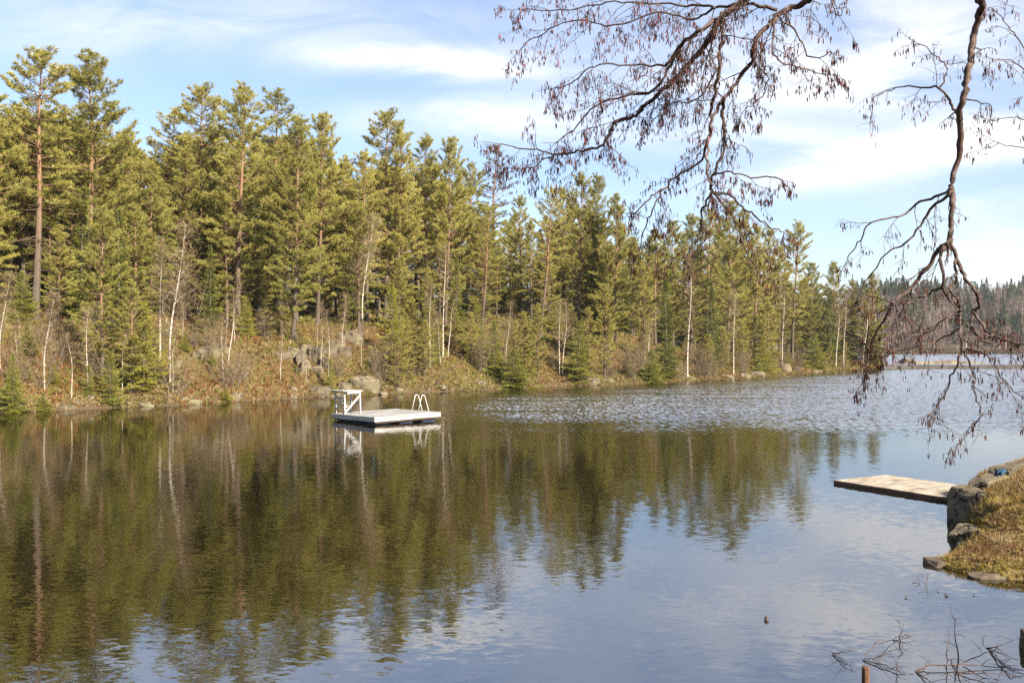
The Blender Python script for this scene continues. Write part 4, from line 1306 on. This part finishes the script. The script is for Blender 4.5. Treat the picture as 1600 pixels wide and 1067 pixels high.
def alder_branch(parent, tr, y0, y1, r0, r1, seed, tw=.15, tl=(.22, .5), cat=1.0, head=None, light=False, upk=0.0):
    """a bough followed along its course in the photograph at its own distance, with twigs and hanging catkins"""
    rg = random.Random(seed); nr = np.random.default_rng(seed)
    n = len(tr)
    pts = []
    for i, (px, py) in enumerate(tr):
        Y = y0 + (y1 - y0)*i/(n - 1) + (.12*math.sin(seed*1.7 + i*1.3) if 0 < i else 0)
        pts.append(at(px, py, Y))
    if head: pts = [Vector(h) for h in head] + pts
    S = catmull(pts, 5)
    for i in range(1, len(S) - 1):
        S[i] = S[i] + Vector((rg.uniform(-1, 1), rg.uniform(-1, 1), rg.uniform(-1, 1)))*.012
    m = len(S)
    rad = [r0 + (r1 - r0)*(i/(m - 1))**.8 for i in range(m)]
    rad = [q*(1 + .10*rg.uniform(-1, 1)) for q in rad]
    mb = MB(); mb.tube(S, rad, 7)
    cats = []
    def twig(p, d, ln, r, lev):
        k = 4
        q = [p]; dd = d.normalized()
        for i in range(k):
            dd = (dd + Vector((rg.uniform(-.3, .3), rg.uniform(-.3, .3), rg.uniform(-.32, .26) - .07*lev))).normalized()
            q.append(q[-1] + dd*(ln/k))
        mb.tube(q, [r*(1 - .16*i) for i in range(k + 1)], 4, False)
        if lev < 2:
            for i in range(1, k + 1):
                for _ in range(2 if lev == 0 else 1):
                    if rg.random() < .72:
                        e = (dd*.6 + Vector((rg.uniform(-1, 1), rg.uniform(-1, 1), rg.uniform(-.8, .5)))).normalized()
                        twig(q[i], e, ln*rg.uniform(.3, .55), r*.62, lev + 1)
        if rg.random() < .6*cat:
            for _ in range(rg.choice((1, 1, 2, 2, 3))):
                cats.append(q[-1] + Vector((rg.uniform(-.015, .015), rg.uniform(-.015, .015), rg.uniform(-.01, .005))))
        if lev >= 1 and rg.random() < .22*cat:
            cats.append(q[2].copy())
    acc = 0.0; start = (len(head)*5 if head else 0)
    for i in range(max(1, start), m):
        acc += (S[i] - S[i-1]).length
        if acc > tw*rg.uniform(.8, 1.7):
            acc = 0
            ax = (S[i] - S[i-1]).normalized()
            sd = Vector((rg.uniform(-1, 1), rg.uniform(-1, 1), rg.uniform(-.9, .6) + upk))
            sd = (sd - ax*sd.dot(ax)).normalized()
            f = i/(m - 1)
            twig(S[i], (ax*1.05 + sd).normalized(), rg.uniform(*tl)*(1.25 - .45*f), max(.0032, min(.006, rad[i]*.4)), 0)
    twig(S[-1], S[-1] - S[-2], tl[0], r1*.8, 0)
    o = mb.build('branch', M['alder_bark'], parent, True)
    if cats:
        T, v = catkin_tri([tuple(c) for c in cats], nr)
        if not light: v = v*.8
        c = link('catkins', tri_mesh('catkins', T, var=v), M['catkin'], o)
        c['kind'] = 'stuff'
    return o

def trunk_mesh(pts, rad):
    mb = MB(); mb.tube(catmull([Vector(p) for p in pts], 5), np.interp(np.linspace(0, 1, (len(pts) - 1)*5 + 1), np.linspace(0, 1, len(rad)), rad), 12)
    return mb

# alder whose boughs come in from above, over the middle of the lake
gA = Vector((7.6, 6.8, 0)); gA.z = float(bank_h(gA.x, gA.y)) - .3
alA = empty('alder_tree', (0, 0, 0))
tag(alA, 'leafless alder with spreading boughs thick with red brown catkins over the lake', 'tree')
trunk_mesh([gA, (7.5, 6.9, 4), (7.0, 7.1, 7.5), (6.4, 7.3, 10.5), (6.0, 7.4, 13.5)], [.2, .17, .14, .1, .05]).build('trunk', M['alder_bark'], alA, True)
hA = [(6.9, 7.15, 8.0), (5.2, 7.3, 8.1), (3.6, 7.4, 7.6)]
hB = [(6.8, 7.15, 8.3), (5.2, 7.4, 8.6), (4.2, 7.5, 7.9)]
J = (1262, -20)
def A_(tr, y0, y1, r0, r1, s, cat=1.0, **k):
    return alder_branch(alA, tr, y0, y1, r0, r1, s, cat=cat*1.3, **k)
A_([(1200, -25), (1166, 0), (1131, 24), (1117, 45), (1102, 71), (1080, 97), (1057, 120), (1035, 142), (1012, 161), (994, 180), (964, 189), (952, 210), (937, 229), (904, 236), (870, 240), (840, 234), (802, 229)], 7.4, 8.2, .036, .006, 1, head=hA, tw=.085, tl=(.2, .48))
A_([(1131, 24), (1091, 49), (1065, 69), (1055, 90), (1042, 112), (1020, 142), (975, 150), (937, 161), (904, 195), (866, 225)], 7.45, 8.5, .022, .005, 2, tw=.085, tl=(.2, .45))
A_([(1300, -25), (1264, 0), (1237, 11), (1215, 26), (1189, 52), (1177, 75), (1175, 97), (1155, 124), (1132, 154), (1114, 187), (1106, 217), (1095, 251), (1057, 277), (1035, 296), (1009, 315), (990, 337)], 7.5, 7.9, .034, .005, 3, head=hB, tw=.13, tl=(.18, .42), cat=.8)
A_([(1132, 154), (1129, 180), (1131, 214), (1129, 240), (1114, 274), (1114, 300), (1140, 304), (1159, 322), (1185, 341), (1207, 356), (1222, 362)], 7.65, 7.5, .016, .005, 4, tw=.14, tl=(.18, .4), cat=.7)
A_([(1129, 26), (1129, 56), (1123, 105), (1117, 150), (1112, 176), (1110, 210), (1104, 255), (1110, 285), (1114, 300)], 7.4, 7.5, .017, .008, 5, tw=.16, tl=(.18, .4), cat=.8)
A_([(1215, 15), (1166, 6), (1117, 11), (1072, 7), (1005, 6), (950, 4), (890, 14), (817, 15)], 7.5, 8.6, .016, .004, 6, tw=.085, tl=(.2, .5), light=True)
A_([(1065, 69), (1039, 101), (1005, 101), (967, 101), (922, 105), (892, 131), (861, 139)], 7.6, 8.2, .012, .004, 7, tw=.1, tl=(.2, .42))
A_([(1219, 26), (1252, 60), (1267, 90), (1297, 81)], 7.5, 7.1, .009, .004, 8, tw=.14, tl=(.15, .35))
A_([(1210, 30), (1207, 75), (1222, 97), (1260, 109), (1297, 116)], 7.5, 7.2, .01, .004, 9, tw=.11, tl=(.15, .36))
A_([(1114, 274), (1140, 270), (1174, 277), (1211, 277), (1232, 292)], 7.6, 7.3, .009, .004, 10, tw=.14, tl=(.12, .3))
A_([(1114, 300), (1099, 326), (1095, 360), (1080, 390), (1060, 410)], 7.6, 8.0, .011, .004, 11, tw=.1, tl=(.2, .4))
A_([(1114, 300), (1150, 345), (1165, 385), (1180, 420)], 7.6, 7.9, .01, .004, 12, tw=.1, tl=(.2, .4))
A_([(1035, 296), (1020, 330), (1005, 360), (1000, 390)], 7.8, 8.1, .009, .004, 13, tw=.085, tl=(.2, .38), cat=1.2)
A_([(870, 240), (850, 250), (830, 262), (792, 262)], 8.1, 8.5, .008, .003, 14, tw=.085, tl=(.18, .36), cat=1.2)
A_([(1117, 11), (1080, 30), (1030, 20), (960, 40), (905, 30), (850, 50), (815, 75)], 7.6, 8.5, .011, .004, 15, tw=.09, tl=(.2, .45), light=True)
A_([(1123, 105), (1090, 155), (1050, 160), (1020, 190)], 7.5, 7.9, .008, .004, 16, tw=.12, tl=(.18, .36))
A_([(1175, 97), (1200, 120), (1190, 150), (1165, 170)], 7.55, 7.3, .007, .004, 17, tw=.12, tl=(.15, .34))
A_([(1300, -5), (1310, 25), (1322, 5)], 7.4, 7.2, .006, .003, 18, tw=.12, tl=(.12, .26))

# alder with one long bough hanging straight down
gB = Vector((8.2, 9.2, 0)); gB.z = float(bank_h(gB.x, gB.y)) - .3
alB = empty('alder_tree', (0, 0, 0))
tag(alB, 'leafless alder with one long bough hanging down to the water near the right edge', 'tree')
trunk_mesh([gB, (8.1, 9.2, 4), (7.4, 9.0, 8), (6.9, 8.8, 11), (6.6, 8.7, 14)], [.17, .15, .12, .08, .04]).build('trunk', M['alder_bark'], alB, True)
hC = [(7.3, 9.0, 8.4), (5.9, 8.0, 8.7), (4.6, 7.4, 8.2)]
def B_(tr, y0, y1, r0, r1, s, tw=.15, tl=(.2, .4), cat=1.0, head=None):
    return alder_branch(alB, tr, y0, y1, r0, r1, s, tw*1.25, tl, cat*.5, head)
B_([(1545, -25), (1538, 0), (1530, 25), (1519, 67), (1516, 97), (1509, 139), (1500, 177), (1500, 236), (1486, 291), (1490, 316), (1484, 371)], 7.0, 7.0, .032, .02, 21, head=hC, tw=.6, tl=(.12, .25))
B_([(1484, 371), (1460, 401), (1427, 447), (1396, 473), (1387, 490), (1368, 524), (1352, 565)], 7.0, 7.4, .02, .005, 22, tw=.13, tl=(.2, .42))
B_([(1484, 371), (1496, 405), (1508, 436), (1525, 453), (1530, 479), (1519, 487), (1518, 510), (1533, 529), (1552, 524)], 7.0, 6.8, .017, .007, 23, tw=.22, tl=(.15, .35))
B_([(1474, 385), (1471, 400), (1473, 448), (1483, 467), (1499, 481), (1501, 512), (1502, 546), (1491, 577), (1480, 605), (1466, 633), (1449, 650)], 7.0, 6.8, .014, .004, 24, tw=.13, tl=(.16, .36))
B_([(1496, 405), (1494, 417), (1492, 442), (1484, 451), (1488, 460), (1497, 466), (1499, 481)], 7.0, 6.95, .011, .008, 25, tw=.4, tl=(.1, .2))
B_([(1473, 448), (1452, 459), (1429, 470), (1412, 481), (1400, 500)], 7.0, 7.3, .01, .004, 26, tw=.1, tl=(.18, .4))
B_([(1502, 546), (1522, 580), (1525, 619), (1533, 647), (1519, 670), (1505, 684)], 6.8, 6.7, .008, .003, 27, tw=.12, tl=(.14, .3))
B_([(1510, 545), (1547, 557), (1567, 591), (1595, 619)], 6.8, 6.6, .008, .003, 28, tw=.12, tl=(.15, .3))
B_([(1486, 295), (1475, 302), (1439, 316), (1405, 337), (1363, 350), (1340, 380), (1325, 401)], 7.0, 7.6, .013, .004, 29, tw=.14, tl=(.16, .36), cat=.8)
B_([(1486, 298), (1448, 337), (1422, 375), (1384, 397), (1350, 443)], 7.0, 7.5, .013, .004, 30, tw=.16, tl=(.16, .38), cat=.7)
B_([(1498, 177), (1485, 160), (1469, 139), (1439, 135), (1393, 139), (1363, 156)], 7.0, 7.3, .013, .004, 31, tw=.1, tl=(.16, .36))
B_([(1469, 139), (1481, 110), (1460, 84), (1427, 63)], 7.05, 7.3, .008, .003, 32, tw=.14, tl=(.14, .28), cat=.8)
B_([(1502, 155), (1528, 160), (1549, 165)], 7.0, 6.7, .007, .003, 33, tw=.12, tl=(.12, .25))
B_([(1519, 487), (1547, 521), (1570, 532), (1604, 540)], 6.9, 6.6, .011, .006, 34, tw=.12, tl=(.15, .32))
B_([(1518, 510), (1530, 528), (1555, 537), (1575, 545)], 6.85, 6.6, .009, .004, 35, tw=.12, tl=(.14, .3))
B_([(1368, 524), (1362, 548), (1352, 575), (1346, 600)], 7.35, 7.4, .007, .003, 36, tw=.07, tl=(.14, .3), cat=1.3)
B_([(1396, 473), (1375, 490), (1362, 500), (1348, 530)], 7.3, 7.5, .008, .003, 37, tw=.07, tl=(.14, .32), cat=1.3)
B_([(1502, 512), (1470, 530), (1440, 540), (1405, 548), (1375, 560)], 6.9, 7.3, .008, .003, 38, tw=.09, tl=(.14, .34))
B_([(1499, 481), (1475, 500), (1450, 520), (1425, 528)], 6.95, 7.3, .008, .003, 39, tw=.1, tl=(.14, .34))
hD = [(7.2, 9.0, 8.8), (5.6, 8.2, 7.6)]
B_([(1650, 95), (1600, 72), (1575, 40), (1552, 12)], 7.6, 7.2, .01, .003, 40, head=hD, tw=.14, tl=(.14, .3))
B_([(1650, 130), (1600, 105), (1570, 92), (1542, 103)], 7.6, 7.2, .009, .003, 41, head=[(7.3, 9.0, 8.2), (5.8, 8.3, 7.0)], tw=.1, tl=(.14, .3))
B_([(1660, 180), (1605, 186), (1580, 183), (1543, 192)], 7.6, 7.2, .007, .003, 42, head=[(7.5, 9.05, 7.2), (5.9, 8.3, 6.4)], tw=.16, tl=(.12, .26), cat=.8)
B_([(1660, 230), (1605, 233), (1565, 226), (1536, 232)], 7.6, 7.2, .007, .003, 43, head=[(7.7, 9.1, 6.4), (5.9, 8.3, 6.0)], tw=.18, tl=(.12, .24), cat=.8)

# ------------------------------------------------------------------ air
hm, hnt, hout = nodes('haze')
pv = N(hnt, 'ShaderNodeVolumePrincipled'); pv.inputs['Color'].default_value = (.86, .92, 1, 1)
pv.inputs['Density'].default_value = .0001; pv.inputs['Anisotropy'].default_value = .2
L_(hnt, pv.outputs[0], hout.inputs['Volume'])
mb = MB(); mb.box((200, 600, 27), (3000, 2400, 66))
hz = mb.build('haze', hm); hz['kind'] = 'stuff'; hz['label'] = 'thin pale haze in the air over the lake'

# ------------------------------------------------------------------ sky, sun, camera
SUN_AZ = Vector((.69, -.724)); SUN_EL = R(33)
w = bpy.data.worlds.new('World'); SC.world = w; w.use_nodes = True
nt = w.node_tree; nt.nodes.clear()
sky = N(nt, 'ShaderNodeTexSky', sky_type='NISHITA'); sky.sun_disc = False
sky.sun_elevation = SUN_EL; sky.sun_rotation = math.atan2(SUN_AZ.x, SUN_AZ.y)
sky.air_density = 1.0; sky.dust_density = 1.2; sky.ozone_density = 1.0
SKY_K, CLOUD = .062, 1.0
tc = N(nt, 'ShaderNodeTexCoord'); g = tc.outputs['Generated']
s = N(nt, 'ShaderNodeSeparateXYZ'); L_(nt, g, s.inputs[0])
ya = math_n(nt, 'MAXIMUM', math_n(nt, 'ABSOLUTE', s.outputs['Y']), .08)
u = math_n(nt, 'DIVIDE', s.outputs['X'], ya); v = math_n(nt, 'DIVIDE', s.outputs['Z'], ya)
cv = N(nt, 'ShaderNodeCombineXYZ'); L_(nt, u, cv.inputs[0]); L_(nt, v, cv.inputs[1])
n1 = noise(nt, mapping(nt, cv.outputs[0], (4.0, 13.0, 1)), 1.0, 9, .62, .9)
n2 = noise(nt, mapping(nt, cv.outputs[0], (1.4, 3.4, 1)), 1.0, 5, .55, .4)
def sstep(val, a, b):
    q = N(nt, 'ShaderNodeMapRange', interpolation_type='SMOOTHSTEP')
    q.inputs['From Min'].default_value = a; q.inputs['From Max'].default_value = b; q.inputs['To Max'].default_value = 1.75
    L_(nt, val, q.inputs['Value']); return q.outputs[0]
acc = None
def blob(px, py, rx, ry, st, tilt=0.0):
    global acc
    uc, vc = (px - 800)/F, (HZ - py)/F
    du = math_n(nt, 'SUBTRACT', u, uc); dv = math_n(nt, 'SUBTRACT', v, vc)
    if tilt: dv = math_n(nt, 'SUBTRACT', dv, math_n(nt, 'MULTIPLY', du, tilt))
    a = math_n(nt, 'MULTIPLY', du, F/rx); b = math_n(nt, 'MULTIPLY', dv, F/ry)
    q = math_n(nt, 'ADD', math_n(nt, 'MULTIPLY', a, a), math_n(nt, 'MULTIPLY', b, b))
    e = math_n(nt, 'MULTIPLY', math_n(nt, 'POWER', 2.718, math_n(nt, 'MULTIPLY', q, -1)), st)
    acc = e if acc is None else math_n(nt, 'ADD', acc, e)
blob(700, 98, 170, 22, .95, -.05); blob(800, 182, 220, 36, .62); blob(1440, 238, 260, 31, 1.25, .16); blob(1480, 90, 360, 115, .52)
blob(1150, 120, 200, 50, .35); blob(1590, 415, 120, 55, .8); blob(1540, 320, 160, 30, .25); blob(300, 40, 420, 60, .34); blob(800, 560, 2500, 110, .34); blob(1150, 215, 160, 24, .35)
blob(300, -420, 1100, 230, .6); blob(1500, -420, 900, 300, .7); blob(900, -900, 3000, 500, .55)  # unseen clouds added above the view so the ruffled water reflects whiter
m = math_n(nt, 'MULTIPLY', acc, math_n(nt, 'ADD', .1, sstep(math_n(nt, 'ADD', math_n(nt, 'MULTIPLY', n1.outputs['Fac'], 1.15), n2.outputs['Fac']), .72, 1.38)), clamp=True)
bg = N(nt, 'ShaderNodeBackground'); bg.inputs[1].default_value = SKY_K
cl = mixc(nt, n2.outputs['Fac'], (5.0, 5.1, 5.6), (6.4, 6.3, 6.2))
sk = N(nt, 'ShaderNodeMix', data_type='RGBA', blend_type='MULTIPLY'); sk.inputs[0].default_value = 1
L_(nt, sky.outputs[0], sk.inputs[6]); sk.inputs[7].default_value = (.97, .97, 1.07, 1)
L_(nt, mixc(nt, m, sk.outputs[2], cl), bg.inputs[0])
wo = N(nt, 'ShaderNodeOutputWorld'); L_(nt, bg.outputs[0], wo.inputs[0])

ld = bpy.data.lights.new('sun', 'SUN'); ld.energy = 5.0; ld.angle = R(.5); ld.color = (1, .93, .82)
lo = bpy.data.objects.new('sun', ld); COL.objects.link(lo)
dv = Vector((SUN_AZ.x*math.cos(SUN_EL), SUN_AZ.y*math.cos(SUN_EL), math.sin(SUN_EL)))
lo.rotation_euler = dv.to_track_quat('Z', 'Y').to_euler(); lo.location = (60, -50, 60)

cd = bpy.data.cameras.new('camera'); cam = bpy.data.objects.new('camera', cd); COL.objects.link(cam)
cd.sensor_width = 36; cd.lens = 36*F/1600; cd.clip_start = .05; cd.clip_end = 9000
cam.location = (0, 0, CH); cam.rotation_euler = (R(90) + math.atan((HZ - 533.5)/F), 0, 0)
SC.camera = cam

SC.view_settings.view_transform = 'Standard'; SC.view_settings.look = 'None'
SC.view_settings.exposure = 1.82; SC.view_settings.gamma = 1.0
SC.render.engine = 'CYCLES'
SC.cycles.use_denoising = False
SC.cycles.max_bounces = 6; SC.cycles.diffuse_bounces = 3; SC.cycles.glossy_bounces = 3; SC.cycles.transmission_bounces = 2
SC.cycles.sample_clamp_indirect = 6; SC.cycles.caustics_reflective = False
